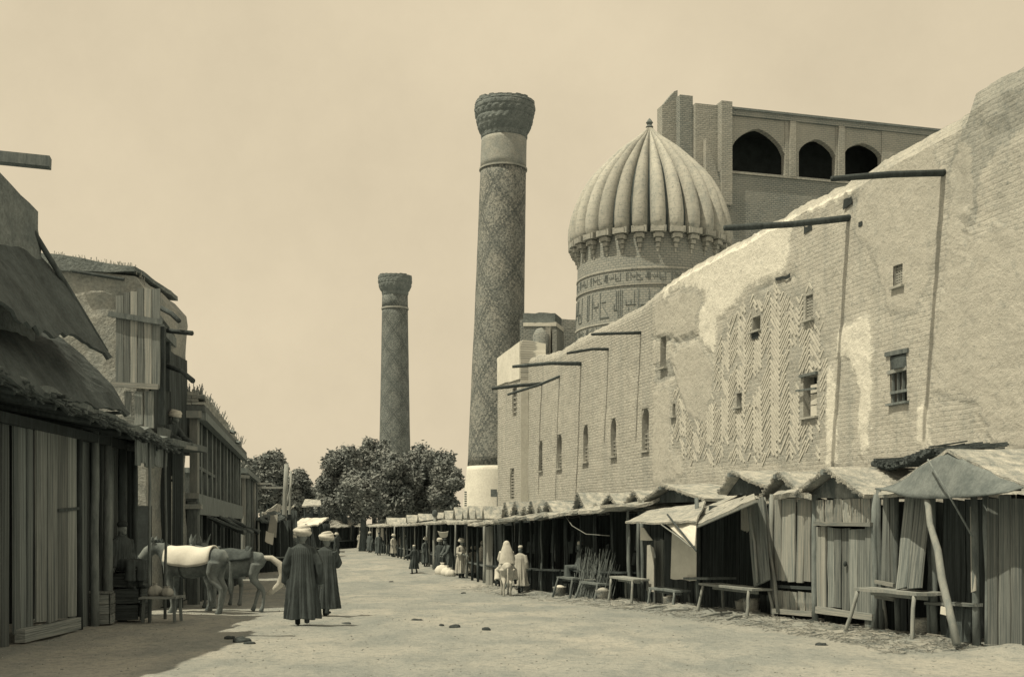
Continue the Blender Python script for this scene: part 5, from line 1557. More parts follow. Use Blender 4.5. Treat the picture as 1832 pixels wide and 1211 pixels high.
# ---------------------------------------------------------------- trees
def tree(px, d, top, wpx, label, nleaf=9000, ls=.17, bottom=932, mat='leaf', lean=0):
    b = G(px, d)
    r = thing('tree', b, label, 'tree', 'trees at the end of the street')
    ztop = P(px, top, d).z; zbot = P(px, bottom, d).z; W = wpx * d / F / 2
    H_ = ztop - zbot
    tr = [b - EZ * .2, b + Vector((.1, 0, (zbot - b.z) * .6)), Vector((b.x + .1, b.y, zbot + .5)), Vector((b.x, b.y, zbot + H_ * .5))]
    tk = MB().tube(tr, [.34, .28, .24, .1], 9, jit=.08)
    for k in range(7):
        q = 2 * math.pi * k / 7 + random.random(); l = W * random.uniform(.5, .8)
        s0 = Vector((b.x, b.y, zbot + H_ * random.uniform(.0, .3)))
        e0 = s0 + Vector((math.cos(q) * l, math.sin(q) * l, H_ * random.uniform(.25, .5)))
        tk.tube([s0, s0.lerp(e0, .5) + EZ * .3, e0], [.13, .08, .03], 6)
    tk.build('trunk', 'bark', r, smooth=True)
    rnd = random.Random(int(px * 7 + d))
    cl_ = []
    for k in range(34):
        th = rnd.uniform(0, 2 * math.pi); v = rnd.uniform(-.9, .95); rr = math.sqrt(max(0, 1 - v * v)) * rnd.uniform(.45, .98)
        cl_.append((Vector((b.x + math.cos(th) * rr * W * .8, b.y + math.sin(th) * rr * W * .8, (ztop + zbot) / 2 + v * H_ * .42)), rnd.uniform(.3, .46) * min(W, H_ / 2)))
    vs = []; fs = []
    per = int(nleaf * 2.2) // len(cl_)
    for c_, cr in cl_:
        for i in range(per):
            dv = Vector((rnd.gauss(0, 1), rnd.gauss(0, 1), rnd.gauss(0, 1))).normalized()
            p_ = c_ + dv * cr * (rnd.random() ** .4) * (1 + .45 * fbm(tuple(dv * 2.5 + c_), 1, 2))
            a = Vector((rnd.gauss(0, 1), rnd.gauss(0, 1), rnd.gauss(0, .6))).normalized()
            bb_ = a.cross(dv + Vector((rnd.gauss(0, .4), rnd.gauss(0, .4), rnd.gauss(0, .4))))
            if bb_.length < 1e-3: continue
            bb_.normalize(); s_ = ls * rnd.uniform(.6, 1.35)
            o = len(vs)
            vs += [p_ - a * s_, p_ - bb_ * s_ * .5, p_ + a * s_, p_ + bb_ * s_ * .5]
            fs.append((o, o + 1, o + 2, o + 3))
    cr_ = MB(); cr_.v = vs; cr_.f = fs
    me = bpy.data.meshes.new('crown'); me.from_pydata([v - b for v in vs], [], fs); me.materials.append(MAT[mat])
    o = bpy.data.objects.new('crown', me); o.parent = r; COL.objects.link(o); o['kind'] = 'stuff'
    return r
tree(615, 112, 797, 95, 'rounded tree left of the distant minaret', 9000)
tree(668, 116, 776, 80, 'taller tree top just left of the distant minaret shaft', 8000)
tree(705, 106, 815, 100, 'dense dark tree in front of the distant minaret', 11000)
tree(765, 110, 788, 105, 'broad tree right of the distant minaret', 11000)
tree(800, 104, 815, 62, 'tree edge touching the white minaret base', 7000)
tree(648, 100, 850, 95, 'low dark tree at the front of the grove', 8000)
tree(590, 120, 850, 70, 'small tree at the left end of the grove', 5000)
tree(485, 100, 806, 85, 'rounded tree above the low sheds on the left', 9000)
tree(528, 108, 838, 62, 'smaller tree sloping down right of the left rounded tree', 6000)
tree(440, 96, 812, 55, 'tree half hidden behind the gallery house roof', 5000, mat='leaf_pale')
tree(560, 135, 872, 60, 'far small tree in the gap of the street', 3500)
# ---------------------------------------------------------------- people
def hand(mb, w, dirv, side, s=1.0, curl=.5):
    """palm and five fingers at wrist w pointing along dirv"""
    d = Vector(dirv).normalized()
    n = Vector((side, 0, 0)); n = (n - d * n.dot(d)).normalized()
    t = d.cross(n).normalized()
    pc = w + d * .05 * s
    mb.tube([w, w + d * .03 * s, w + d * .085 * s], [(.022 * s, .028 * s), (.018 * s, .042 * s), (.016 * s, .042 * s)], 8, up=n)
    for i, (o, l) in enumerate(((-.032, .068), (-.011, .08), (.011, .076), (.031, .06))):
        a = w + d * .08 * s + t * o * s
        b = a + d * l * .5 * s - n * .010 * s
        c_ = b + d * l * .4 * s - n * .03 * curl * s
        mb.tube([a, b, c_], [.0105 * s, .0095 * s, .008 * s], 6)
    a = w + d * .03 * s + t * .036 * s
    mb.tube([a, a + d * .03 * s + t * .026 * s, a + d * .06 * s + t * .03 * s - n * .012 * s], [.013 * s, .011 * s, .009 * s], 6)

def person(loc, H, rz, label, robe='robe_dark', head='turban', pose='stand', group='people in the street', voxel=.018, hem=.16, folds=15, flare=1.0, arms=None, seed=1, walk=0.0, belt=False, sleeve=None, lean=0.0, name='person'):
    """faces local -Y; the root turns by rz"""
    rnd = random.Random(seed)
    root = thing(name, loc, label, 'person', group, rz)
    k = H / 1.75
    sit = pose in ('sit', 'ride')
    dz_ = -.45 if sit else 0.0        # pelvis drops when seated
    def V(x, y, z):
        yy = y - lean * max(0, z - .9)
        return Vector((x * k, yy * k, (z + dz_) * k))
    b = MB()
    hd = V(0, -.015 - lean * .1, 1.615)
    b.ell(hd, (.078 * k, .098 * k, .118 * k), 14, 10)
    b.ell(hd + Vector((0, -.095, -.02)) * k, (.014 * k, .024 * k, .026 * k), 8, 6)        # nose
    b.ell(hd + Vector((0, -.06, -.075)) * k, (.05 * k, .045 * k, .045 * k), 8, 6)         # jaw
    for sg_ in (-1, 1):
        b.ell(hd + Vector((sg_ * .078, .01, -.01)) * k, (.014 * k, .022 * k, .034 * k), 8, 6)
        b.ell(hd + Vector((sg_ * .032, -.09, .012)) * k, (.017 * k, .012 * k, .012 * k), 6, 5)
    b.tube([V(0, 0, 1.40), V(0, -.005, 1.55)], [.058 * k, .052 * k], 10)
    b.tube([V(0, .01, .90), V(0, .01, 1.05), V(0, 0, 1.25), V(0, 0, 1.40), V(0, 0, 1.46)], [(.17 * k, .11 * k), (.15 * k, .105 * k), (.175 * k, .12 * k), (.17 * k, .095 * k), (.07 * k, .06 * k)], 14, up=(0, 1, 0))
    if arms is None: arms = [((.25, .03, 1.14), (.25, -.04, .88)), ((.25, .03, 1.14), (.25, -.06, .88))]
    slv = MB()
    for sg_, (el, wr) in zip((-1, 1), arms):
        sh = V(sg_ * .175, 0, 1.385); e = V(sg_ * el[0], el[1], el[2]); w = V(sg_ * wr[0], wr[1], wr[2])
        b.tube([sh, sh.lerp(e, .5), e, e.lerp(w, .5), w], [.052 * k, .048 * k, .041 * k, .037 * k, .027 * k], 9)
        hand(b, w, w - e, -sg_, k)
        we = w.lerp(e, -.12 if robe in ('robe_dark', 'robe_mid') else .15)
        slv.tube([sh + (sh - e) * .05, sh.lerp(e, .5), e, e.lerp(we, .6), we], [.085 * k, .082 * k, .078 * k, .082 * k, .085 * k], 12)
    legs = []
    for sg_ in (-1, 1):
        hip = V(sg_ * .09, 0, .90)
        if sit:
            spread = .13 if pose == 'sit' else .30
            kn = V(sg_ * spread, -.42 if pose == 'sit' else -.2, .94 if pose == 'sit' else .74)
            an = V(sg_ * spread * 1.05, -.40 if pose == 'sit' else -.02, .52 if pose == 'sit' else .36)
        else:
            st = walk * sg_
            kn = V(sg_ * .095, -.03 - st * .5, .49); an = V(sg_ * .09, .02 - st, .085 + (max(0, -st) * .35))
        b.tube([hip, hip.lerp(kn, .5), kn, kn.lerp(an, .35), an], [.085 * k, .075 * k, .056 * k, .055 * k, .036 * k], 10)
        legs.append((hip, kn, an))
    for hip, kn, an in legs:
        bo = MB()
        bo.tube([an + Vector((0, .05, -.035)) * k, an + Vector((0, -.05, -.045)) * k, an + Vector((0, -.17, -.055)) * k], [(.04 * k, .045 * k), (.045 * k, .04 * k), (.03 * k, .024 * k)], 8, up=(0, 0, 1))
        bo.tube([an + Vector((0, .02, -.06)) * k, an + (kn - an) * .35], [.048 * k, .055 * k], 8)
        meshobj('boot', remeshed(bo, voxel * .8 * k, 1), 'boot', root)
    body = meshobj('body', remeshed(b, max(.011, voxel * .75) * k, 1), 'skin', root)
    # robe: one loft with deepening folds, plus sleeves, fused
    rb = MB()
    ph = [rnd.uniform(0, 6.28) for _ in range(4)]
    if not sit:
        secs = [(1.49, .075, .07), (1.455, .12, .085), (1.42, .185, .11), (1.30, .215, .14), (1.12, .21, .15), (.95, .225, .165), (.75, .25 * flare ** .4, .185), (.5, .262 * flare ** .7, .205), (.3, .285 * flare, .225), (hem, .30 * flare, .235)]
    else:
        secs = [(1.49, .075, .07), (1.455, .12, .085), (1.42, .185, .11), (1.30, .215, .14), (1.12, .215, .16), (.95, .25, .2), (.86, .26, .21)]
    n = 72
    rings = []
    for i in range(len(secs) - 1):
        for t in (0, .34, .67): rings.append(tuple(lerp(secs[i][j], secs[i + 1][j], t) for j in range(3)))
    rings.append(secs[-1])
    o = len(rb.v)
    for (z, rx, ry) in rings:
        am = sstep(1.45, .45, z) * .036 + .005
        for j in range(n):
            q_ = 2 * math.pi * j / n
            f = math.sin(folds * q_ + ph[0] + z * 1.6) * .55 + math.sin((folds * .47) * q_ + ph[1] - z * 2.2) * .6 + math.sin(folds * 1.9 * q_ + ph[2]) * .25
            r_ = 1 + am / .22 * f
            p_ = V(rx * math.cos(q_) * r_, ry * math.sin(q_) * r_ + .01, z + (.012 * math.sin(5 * q_) if z < .3 else 0))
            rb.v.append(p_)
    m = len(rings)
    for i in range(m - 1):
        for j in range(n):
            j2 = (j + 1) % n
            rb.f.append((o + i * n + j, o + i * n + j2, o + (i + 1) * n + j2, o + (i + 1) * n + j))
    rb.f.append(tuple(o + j for j in range(n))); rb.f.append(tuple(o + (m - 1) * n + j for j in range(n - 1, -1, -1)))
    if sit:
        for hip, kn, an in legs:
            low = an.lerp(kn, .18)
            rb.tube([hip + Vector((0, .04, 0)), hip.lerp(kn, .5), kn, kn.lerp(low, .5), low], [.125 * k, .115 * k, .105 * k, .1 * k, .115 * k], 12)
        if pose == 'sit':
            a_, c_ = legs[0][1], legs[1][1]
            rb.tube([(legs[0][0] + legs[1][0]) / 2, (a_ + c_) / 2], [(.17 * k, .09 * k), (.17 * k, .07 * k)], 10)
    rb.add(slv.v, slv.f)
    robe_o = meshobj('robe', remeshed(rb, voxel * k, 1), robe, root)
    # head dress
    hc_ = hd + Vector((0, .012, .065)) * k
    if head == 'turban':
        tb = MB()
        for j in range(4):
            pts = []; rr = (.122, .134, .12, .085)[j] * k
            for i in range(15):
                q_ = 2 * math.pi * i / 14 + j
                pts.append(hc_ + Vector((math.cos(q_) * rr, math.sin(q_) * rr * 1.06, (-.012 + j * .034) * k + math.sin(q_ + j * 1.7) * .022 * k)))
            tb.tube(pts, .039 * k, 8)
        tb.ell(hc_ + Vector((0, 0, .02)) * k, (.11 * k, .118 * k, .115 * k))
        meshobj('turban', remeshed(tb, max(.011, voxel * .7) * k, 1), 'turban', root)
    elif head == 'cap':
        MB().lathe([(.088 * k, .0), (.09 * k, .04 * k), (.082 * k, .08 * k), (.05 * k, .105 * k), (.005, .112 * k)], hc_ - Vector((0, .012, .01)) * k, 16).build('cap', 'turban', root, smooth=True, local=True)
    elif head == 'dark_cap':
        MB().lathe([(.095 * k, -.01), (.105 * k, .04 * k), (.09 * k, .085 * k), (.05 * k, .11 * k), (.005, .115 * k)], hc_ - Vector((0, .012, .01)) * k, 16).build('cap', 'boot', root, smooth=True, local=True)
    elif head == 'veil':
        vl = MB()
        vl.ell(hd + Vector((0, .015, .03)) * k, (.125 * k, .14 * k, .145 * k))
        vl.tube([hd + Vector((0, .05, .05)) * k, V(0, .09, 1.45), V(0, .13, 1.2), V(0, .17, .98)], [(.12 * k, .09 * k), (.2 * k, .1 * k), (.25 * k, .11 * k), (.28 * k, .1 * k)], 16, up=(0, 1, 0))
        meshobj('veil', remeshed(vl, voxel * .8 * k, 2), 'turban', root)
    if belt:
        MB().lathe([(.225 * k, 1.0 * k), (.24 * k, 1.03 * k), (.225 * k, 1.07 * k)], n=24, fn=lambda r, z, q_: r * (1 if abs(math.cos(q_)) > .5 else .86), cap=False).build('sash', 'turban', robe_o, smooth=True, local=True)
    return root
AWAY = math.pi
hang = [((.30, .03, 1.12), (.315, -.04, .80)), ((.29, .02, 1.12), (.30, -.10, .82))]
person(G(541, 21.4), 1.76, AWAY + .12, 'near robed man in a big white turban walking away', 'robe_dark', 'turban', hem=.13, flare=1.02, voxel=.012, folds=11, arms=hang, seed=3, walk=.14)
person(G(584, 24.2), 1.68, AWAY - .25, 'robed man in white turban walking just right of the nearest man', 'robe_dark', 'turban', hem=.17, flare=.94, voxel=.012, folds=12, arms=[((.24, -.1, 1.14), (.12, -.3, 1.1)), ((.27, .05, 1.14), (.3, .06, .9))], seed=8, walk=.16)
person(G(931, 38.6), 1.55, AWAY - .3, 'companion in a pale robe and cap walking beside the donkey', 'robe_pale', 'cap', hem=.28, voxel=.018, seed=12, walk=.14)
person(G(826, 52), 1.72, .6, 'turbaned man in a pale belted robe standing before the far stall', 'robe_pale', 'turban', arms=[((.26, -.08, 1.14), (.12, -.3, 1.08)), ((.26, -.08, 1.14), (.12, -.3, 1.05))], hem=.22, seed=21, belt=True)
person(G(847, 52.5), 1.38, .3, 'boy in light clothes and white turban beside the belted man', 'robe_pale', 'turban', hem=.3, seed=25)
person(G(864, 54.0), 1.62, -.6, 'veiled figure in white beside the pale door board', 'robe_white', 'veil', hem=.2, seed=29)
person(G(838, 57), 1.7, .1, 'man in a dark robe half hidden behind the belted man', 'robe_dark', 'turban', seed=31)
sb = G(806, 55)
person(sb + Vector((0, 0, .02)), 1.68, -1.0, 'man in a dark robe bending over pale sacks before the stall', 'robe_mid', 'dark_cap', lean=.35, seed=33, arms=[((.2, -.25, 1.1), (.12, -.45, .95)), ((.2, -.25, 1.1), (.12, -.45, .95))])
person(G(741, 56.5), 1.38, -2.2, 'child in a dark coat carrying a bundle in the open street', 'robe_dark', 'cap', hem=.32, flare=1.25, seed=37, arms=[((.26, -.05, 1.14), (.2, -.3, 1.1)), ((.27, -.1, 1.14), (.3, -.3, 1.1))], walk=.12)
person(G(704, 84), 1.6, 1.0, 'far figure with white turban standing at the long dark stall', 'robe_pale', 'turban', seed=41, hem=.3)
person(G(727, 80), 1.6, -.8, 'far figure in grey robe leaning beside the long dark stall', 'robe_mid', 'cap', seed=43, lean=.15)
person(G(678, 88), 1.7, .4, 'far man in dark robe under the pale curtain', 'robe_mid', 'dark_cap', seed=45)
person(G(690, 98), 1.65, 2.0, 'farthest figure walking near the trees', 'robe_dark', 'turban', seed=47)
person(G(526, 72), 1.65, 2.5, 'far figure in dark robe between the street poles and the robed men', 'robe_mid', 'turban', seed=49)
person(G(602, 88), 1.65, 1.2, 'far turbaned figure right of the two robed men', 'robe_dark', 'turban', seed=53)
person(G(645, 104), 1.65, .2, 'far pale figure standing before the last stall', 'robe_pale', 'cap', seed=55)
person(G(762, 66), 1.62, .8, 'far figure in grey standing left of the knobbed market pole', 'robe_mid', 'turban', seed=81, hem=.25)
person(G(787, 58), 1.66, -.5, 'dark robed man just right of the knobbed market pole', 'robe_dark', 'turban', seed=83)
person(G(716, 88), 1.5, .5, 'small far figure in pale clothes by the long dark stall', 'robe_pale', 'dark_cap', seed=85, hem=.3)
person(G(662, 96), 1.65, -.4, 'far man in grey robe left of the pale curtain', 'robe_mid', 'turban', seed=87)
person(G(876, 47.5), 1.6, .9, 'man in dark robe standing by the pale door board stall', 'robe_mid', 'dark_cap', seed=89, lean=.1)
person(sp(1030, .15, sg(1030) + .42), 1.65, R(-74) + R(-10), 'man seated in shade on the dark stall counter', 'robe_mid', 'cap', 'sit', seed=57)
person(Vector((P(218, 0, 22.4).x, 22.4, .62)), 1.68, 1.0, 'man seated in deep shade before the plank fronted shop', 'robe_dark', 'dark_cap', 'sit', seed=61)
person(Vector((P(318, 0, 28.3).x - .25, 28.3, 2.86)), 1.66, 1.15, 'man in white turban leaning out of the upper gallery', 'robe_dark', 'turban', lean=.3, seed=63, arms=[((.24, -.25, 1.12), (.2, -.5, 1.02)), ((.24, -.25, 1.12), (.2, -.5, 1.0))])

# seats and goods before the shaded shop
def crate(loc, size, label, rz=0.0, mat='plank', group='wooden crates before the shaded shop'):
    r = thing('crate', loc, label, 'crate', group)
    w, d, h = size
    M_ = Matrix.Rotation(rz, 3, 'Z')
    for sgn, ax in ((-1, 0), (1, 0), (-1, 1), (1, 1)):
        for i in range(3):
            z0 = h * (i + .04) / 3; z1 = h * (i + .96) / 3
            if ax == 0:
                c_ = M_ @ Vector((sgn * w / 2, 0, 0)); e = M_ @ Vector((0, d / 2, 0)); ou = M_ @ Vector((sgn, 0, 0))
            else:
                c_ = M_ @ Vector((0, sgn * d / 2, 0)); e = M_ @ Vector((w / 2 - .03, 0, 0)); ou = M_ @ Vector((0, sgn, 0))
            b = Vector(loc) + c_ + Vector((0, 0, (z0 + z1) / 2))
            plank(r, b - e, b + e, z1 - z0, .03, ou, mat, 'side_board')
    for i in range(4):
        c_ = Vector(loc) + M_ @ Vector(((i - 1.5) * w / 4, 0, 0)) + Vector((0, 0, h + .02))
        e = M_ @ Vector((0, d / 2 + .03, 0))
        plank(r, c_ - e, c_ + e, w / 4 - .01, .03, EZ, mat, 'top_board')
    return r
crate((P(218, 0, 22.6).x - .05, 22.7, 0), (.9, .8, .92), 'shaded box seat under the seated man', .1, 'plank_dark')
crate((P(170, 0, 21.6).x, 21.6, 0), (.62, .5, .55), 'low crate in shade at the left of the seated man', .2)
def sackmesh(c_, r_, seed):
    m_ = MB().lathe([(r_ * .75, 0), (r_ * 1.0, r_ * .35), (r_ * .98, r_ * .8), (r_ * .7, r_ * 1.25), (r_ * .28, r_ * 1.45), (r_ * .2, r_ * 1.55), (r_ * .38, r_ * 1.75)], (0, 0, 0), 20, fn=lambda a, z, q_: a * (1 + .1 * math.sin(q_ * 5 + seed) + .12 * fbm((math.cos(q_) * 2, math.sin(q_) * 2, z * 6 + seed), 1, 3)))
    m_.v = [v + c_ for v in m_.v]
    return m_
tb_ = thing('table', (P(290, 0, 22.2).x, 22.2, 0), 'small low table with goods in shade right of the seated man', 'table')
tc = Vector((P(290, 0, 22.2).x, 22.2, .45))
for i in range(3): plank(tb_, tc + Vector((-.35, -.2 + i * .2, 0)), tc + Vector((.35, -.2 + i * .2, 0)), .19, .04, EZ, 'plank', 'top_board')
for sx in (-1, 1):
    for sy in (-1, 1): MB().bar(tc + Vector((sx * .3, sy * .22, -.46)), tc + Vector((sx * .28, sy * .2, -.02)), .05).build('leg', 'timber', tb_)
for i, (dx, dy, rr) in enumerate(((-.15, .05, .14), (.12, -.05, .11), (.02, .12, .1))):
    g_ = sackmesh(tc + Vector((dx, dy, .02)), rr, i).build('goods_sack', 'cloth_grey', None, smooth=True)
    tag(g_, ['larger pale sack on the low table in shade', 'small sack at the right of the low table', 'small sack at the back of the low table'][i], 'sack', 'sacks on the low table')
for i, (px, d, s_) in enumerate(((792, 54.5, .32), (800, 54, .26), (806, 53.4, .22))):
    g_ = sackmesh(G(px, d), s_ * 1.1, i * 3).build('grain_sack', 'cloth_white', None, smooth=True)
    tag(g_, ['largest pale sack heaped before the bending man', 'middle pale sack before the bending man', 'small pale sack nearest the belted man'][i], 'sack', 'sacks before the far stall')

# ---------------------------------------------------------------- donkeys and horses (face local -Y)
def equine(loc, s, rz, label, coat, head_at, ear=.2, tail=None, legs_off=(0, .06, -.05, .04), saddle=None, blanket=None, voxel=.022, cat='donkey', group='animals by the left houses', name='donkey', patch=None):
    root = thing(name, loc, label, cat, group, rz)
    b = MB()
    def V(x, y, z): return Vector((x, y, z)) * s
    # trunk, spine along Y: chest forward (-Y)
    b.tube([V(0, -.60, .98), V(0, -.50, .97), V(0, -.30, .93), V(0, 0, .90), V(0, .28, .93), V(0, .47, .98), V(0, .60, .99), V(0, .68, .95)],
           [(.09 * s, .12 * s), (.165 * s, .22 * s), (.2 * s, .26 * s), (.225 * s, .27 * s), (.205 * s, .235 * s), (.195 * s, .215 * s), (.15 * s, .17 * s), (.06 * s, .08 * s)], 16, up=(0, 0, 1))
    hx, hy, hz_ = head_at
    nb = V(0, -.5, 1.04); ne = V(hx, hy, hz_)
    mid = nb.lerp(ne, .5) + Vector((0, 0, .05 * s))
    b.tube([V(0, -.38, 1.0), nb, mid, ne], [(.14 * s, .2 * s), (.12 * s, .185 * s), (.085 * s, .135 * s), (.07 * s, .1 * s)], 12, up=(0, 0, 1))
    # head: poll -> muzzle
    fd = (ne - nb); fd.z = 0; fd.normalize()
    if abs(hx) > .25: fd = Vector((math.copysign(1, hx) * .8, -.6, 0)).normalized()
    mz = ne + (fd * .34 + Vector((0, 0, -.30))) * s
    b.tube([ne + Vector((0, 0, .04 * s)) - fd * .05 * s, ne.lerp(mz, .3), ne.lerp(mz, .65), ne.lerp(mz, .9), mz], [(.07 * s, .09 * s), (.085 * s, .115 * s), (.062 * s, .08 * s), (.058 * s, .068 * s), (.035 * s, .045 * s)], 12, up=(0, 0, 1))
    side = Vector((-fd.y, fd.x, 0))
    er = MB()
    for sg_ in (-1, 1):
        p0 = ne + side * (sg_ * .055 * s) + Vector((0, 0, .07 * s))
        p1 = p0 + (side * sg_ * .35 + Vector((0, 0, 1)) - fd * .15).normalized() * ear * s
        er.tube([p0, p0.lerp(p1, .45), p1], [(.022 * s, .03 * s), (.022 * s, .045 * s), (.006 * s, .008 * s)], 8, up=fd)
        b.tube([p0 - Vector((0, 0, .03 * s)), p0.lerp(p1, .3)], [.03 * s, .022 * s], 8)
    # legs
    for i, (x, y, fr) in enumerate(((-.12, -.42, 1), (.12, -.42, 1), (-.12, .5, 0), (.12, .5, 0))):
        o = legs_off[i]
        if fr:
            b.tube([V(x, y, .95), V(x, y - .02, .72), V(x, y + o * .5, .45), V(x, y + o * .8, .40), V(x, y + o, .14), V(x, y + o - .02, .07), V(x, y + o - .05, .0)],
                   [.12 * s, .085 * s, .05 * s, .045 * s, .034 * s, .04 * s, .055 * s], 10)
        else:
            b.tube([V(x, y, .95), V(x, y - .06, .74), V(x, y - .04, .62), V(x, y + .10 + o * .4, .44), V(x, y + .09 + o * .7, .38), V(x, y + .05 + o, .14), V(x, y + .03 + o, .07), V(x, y + o - .0, .0)],
                   [(.12 * s, .17 * s), (.1 * s, .14 * s), (.075 * s, .1 * s), .05 * s, .045 * s, .035 * s, .042 * s, .055 * s], 10)
    meshobj('body', remeshed(b, voxel * s, 2), coat, root)
    meshobj('ears', remeshed(er, .011 * s, 1), coat, root)
    # halter and girth
    hm = ne.lerp(mz, .72); hdv = (mz - ne).normalized()
    def strap(c_, ax, r_, w_, nm):
        a1 = ax.cross(Vector((0, 0, 1))).normalized(); a2 = a1.cross(ax).normalized()
        pts = [c_ + a1 * (math.cos(t * math.pi / 8) * r_[0]) + a2 * (math.sin(t * math.pi / 8) * r_[1]) for t in range(17)]
        return MB().tube(pts, w_, 6).build(nm, 'leather', root, smooth=True, local=True)
    ht = strap(hm, hdv, (.066 * s, .082 * s), .011 * s, 'halter')
    strap(V(0, -.18, .915), Vector((0, 1, 0)), (.222 * s, .275 * s), .016 * s, 'girth')
    # mane
    mn = MB()
    for i in range(40):
        t = i / 39
        a = nb.lerp(mid, t * 2) if t < .5 else mid.lerp(ne, t * 2 - 1)
        a = a + Vector((random.uniform(-.02, .02) * s, 0, (.17 - .06 * t) * s))
        mn.bar(a - Vector((0, 0, .06 * s)), a + Vector((random.uniform(-.03, .03), random.uniform(-.02, .04), random.uniform(.0, .05))) * s, .02 * s, .02 * s)
    m_ = mn.build('mane', 'horse_dark', root, local=True); m_['kind'] = 'stuff'
    tl = MB()
    if tail == 'arch':
        pts = [V(0, .62, 1.06), V(.02, .80, 1.05), V(.03, .97, .92), V(.03, 1.03, .72), V(.02, .96, .52), V(0, .80, .38), V(0, .70, .34)]
        tl.tube(pts, [.045 * s, .06 * s, .07 * s, .075 * s, .07 * s, .06 * s, .02 * s], 10, jit=.06)
        tmat = 'horse_pale'
    else:
        pts = [V(0, .64, 1.02), V(0, .72, .92), V(0, .74, .7), V(0, .73, .5), V(0, .73, .36)]
        tl.tube(pts, [.03 * s, .028 * s, .03 * s, .05 * s, .015 * s], 8, jit=.06); tmat = coat
    tl.build('tail', tmat, root, smooth=True, local=True)
    def shell(y0, y1, drop, mat, nm, th=.035):
        def fn(u, v):
            y = lerp(y0, y1, u); q_ = lerp(-drop, drop, v)
            rx = interp([(-.6, .1), (-.5, .165), (-.3, .2), (0, .225), (.28, .205), (.47, .195), (.6, .15)], y) + th
            rz_ = interp([(-.6, .13), (-.5, .22), (-.3, .26), (0, .27), (.28, .235), (.47, .215), (.6, .17)], y) + th
            zc = interp([(-.6, .98), (-.5, .97), (-.3, .93), (0, .9), (.28, .93), (.47, .98), (.6, .99)], y)
            e = .012 * math.sin(u * 12 + v * 5)
            return V((rx + e) * math.sin(q_), y, zc + (rz_ + e) * math.cos(q_))
        return MB().sheet(fn, 16, 20, .025 * s).build(nm, mat, root, smooth=True, local=True)
    if blanket: shell(blanket[0], blanket[1], blanket[2], blanket[3], 'blanket')
    if saddle:
        shell(saddle[0], saddle[1], saddle[2], 'leather', 'saddle_pad', .06)
        sd_ = MB()
        for y in (saddle[0] + .08, saddle[1] - .08): sd_.tube([V(-.17, y, 1.12), V(-.1, y, 1.26), V(.1, y, 1.26), V(.17, y, 1.12)], .04 * s, 8)
        sd_.build('saddle_bow', 'leather', root, smooth=True, local=True)
    return root
# side-on donkey with saddle, rump to the right, head to the left and turned
equine(G(412, 26.0), 1.12, R(-90) + .12, 'saddled donkey in sun with a pale arched tail beside the robed men', 'donkey', (.12, -.72, 1.24), .24, 'arch', saddle=(-.3, .42, 1.25), legs_off=(0, .08, -.08, .1))
equine(G(346, 25.2), 1.18, R(-90) - .25, 'horse under a white blanket standing partly in shade', 'donkey', (.05, -.78, 1.2), .15, blanket=(-.52, .42, 1.75, 'cloth_white'), cat='horse', name='horse')
equine(G(396, 28.4), 1.12, R(-20), 'donkey behind the others showing its pale upright ears', 'donkey', (.05, -.7, 1.3), .24, legs_off=(0, 0, 0, 0))
# ridden donkey, seen from behind
dk = G(905, 36.6)
equine(dk, .88, AWAY + .1, 'small pale donkey ridden away from the camera', 'horse_pale', (0, -.72, 1.24), .24, group='rider and donkey')
person(dk + Vector((.02, -.02, .50)), 1.58, AWAY + .1, 'rider wrapped in white sitting on the small donkey', 'robe_white', 'veil', 'ride', seed=71, voxel=.016, arms=[((.24, -.1, 1.14), (.14, -.3, 1.05)), ((.24, -.1, 1.14), (.14, -.3, 1.05))])

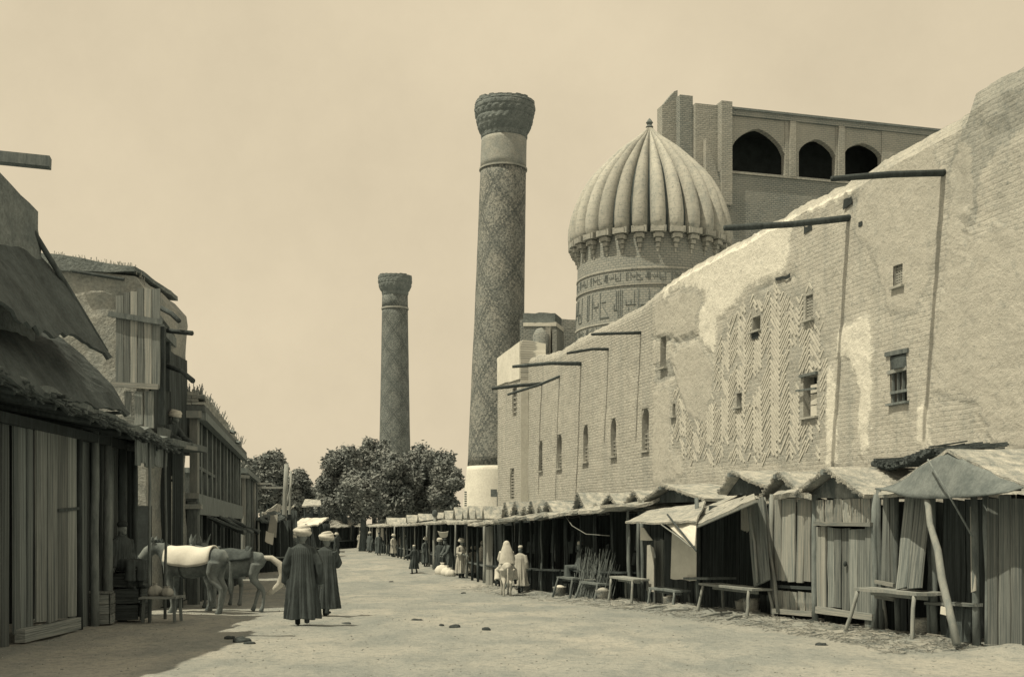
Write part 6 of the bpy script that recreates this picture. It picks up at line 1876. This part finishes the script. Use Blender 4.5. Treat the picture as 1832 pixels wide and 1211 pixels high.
# ---------------------------------------------------------------- dung and clods on the road
CL = [(430, 1147, 0.16, 0.07), (412, 1142, 0.1, 0.05), (446, 1151, 0.08, 0.05), (815, 1120, 0.13, 0.06), (870, 1127, 0.1, 0.05), (790, 1117, 0.07, 0.04), (745, 1110, 0.14, 0.03), (1470, 1155, 0.1, 0.04), (620, 1113, 0.13, 0.03), (830, 1060, 0.1, 0.04), (700, 1040, 0.12, 0.04)]
clod_me = []
CLL = {0: 'largest dark clod at the edge of the left shadow', 1: 'clod just left of the largest clod by the shadow edge', 2: 'clod just right of the largest clod by the shadow edge', 3: 'largest dark clod in the middle of the road', 4: 'clod right of the largest mid road clod', 5: 'small clod left of the largest mid road clod', 6: 'wide flat dung smear left of the mid road clods', 7: 'clod on the road before the gabled closed stall', 8: 'wide flat clod just right of the robed men', 9: 'flat clod on the far road before the child with the bundle', 10: 'flat clod on the road left of the child with the bundle'}
for v in range(3):
    m_ = MB().ell((0, 0, .3), (1, 1, .7), 9, 6)
    for p_ in m_.v: p_ *= 1 + .35 * fbm(tuple(p_ * 1.3 + Vector((v * 5, 0, 0))), 1, 3)
    me = bpy.data.meshes.new('dung_clod'); me.from_pydata(m_.v, [], m_.f); me.materials.append(MAT['clod'])
    for f in me.polygons: f.use_smooth = True
    clod_me.append(me)
for i, (x, y, rx, rz_) in enumerate(CL):
    d = 20.0
    for _ in range(6): d = (HC - gz(0, d)) * F / (y - HY)
    o = bpy.data.objects.new('dung_clod', clod_me[i % 3]); COL.objects.link(o)
    g_ = G(x, d); g_.z = gfull(g_.x, g_.y) - .01
    o.location = g_; o.scale = (rx, rx * .8, rz_ * 1.2); o.rotation_euler = (0, 0, random.uniform(0, 6))
    tag(o, CLL.get(i, 'tiny dark crumb of dung lying on the open road'), 'clod', 'dung clods on the road')
peb = MB()
for i in range(2600):
    y = 13 + 40 * random.random() ** 1.6; x = random.uniform(-7, 9) - .18 * (y - 13)
    z = gfull(x, y); s_ = random.uniform(.004, .014)
    peb.box((x, y, z + s_ * .2), (s_ * 2, s_ * 1.5, s_), random.uniform(0, 3))
straw = MB()
for i in range(1500):
    px = random.uniform(880, 1800); b = -random.random() ** 1.5 * 1.6 - .1
    c_ = sp(px, b, 0); z = gfull(c_.x, c_.y) + .012; a = random.uniform(0, 3.14); l = random.uniform(.04, .16)
    e = Vector((math.cos(a), math.sin(a), 0)) * l
    straw.bar(Vector((c_.x, c_.y, z)) - e, Vector((c_.x, c_.y, z + random.uniform(0, .03))) + e, .008, .008)
sw = straw.build('straw_litter', 'reed_mid'); sw['kind'] = 'stuff'; sw['label'] = 'straw and twig litter swept along the feet of the stalls'; sw['category'] = 'litter'
pb = peb.build('pebbles', 'mud'); pb['kind'] = 'stuff'; pb['label'] = 'scattered small pebbles and crumbs on the dusty road'; pb['category'] = 'pebbles'
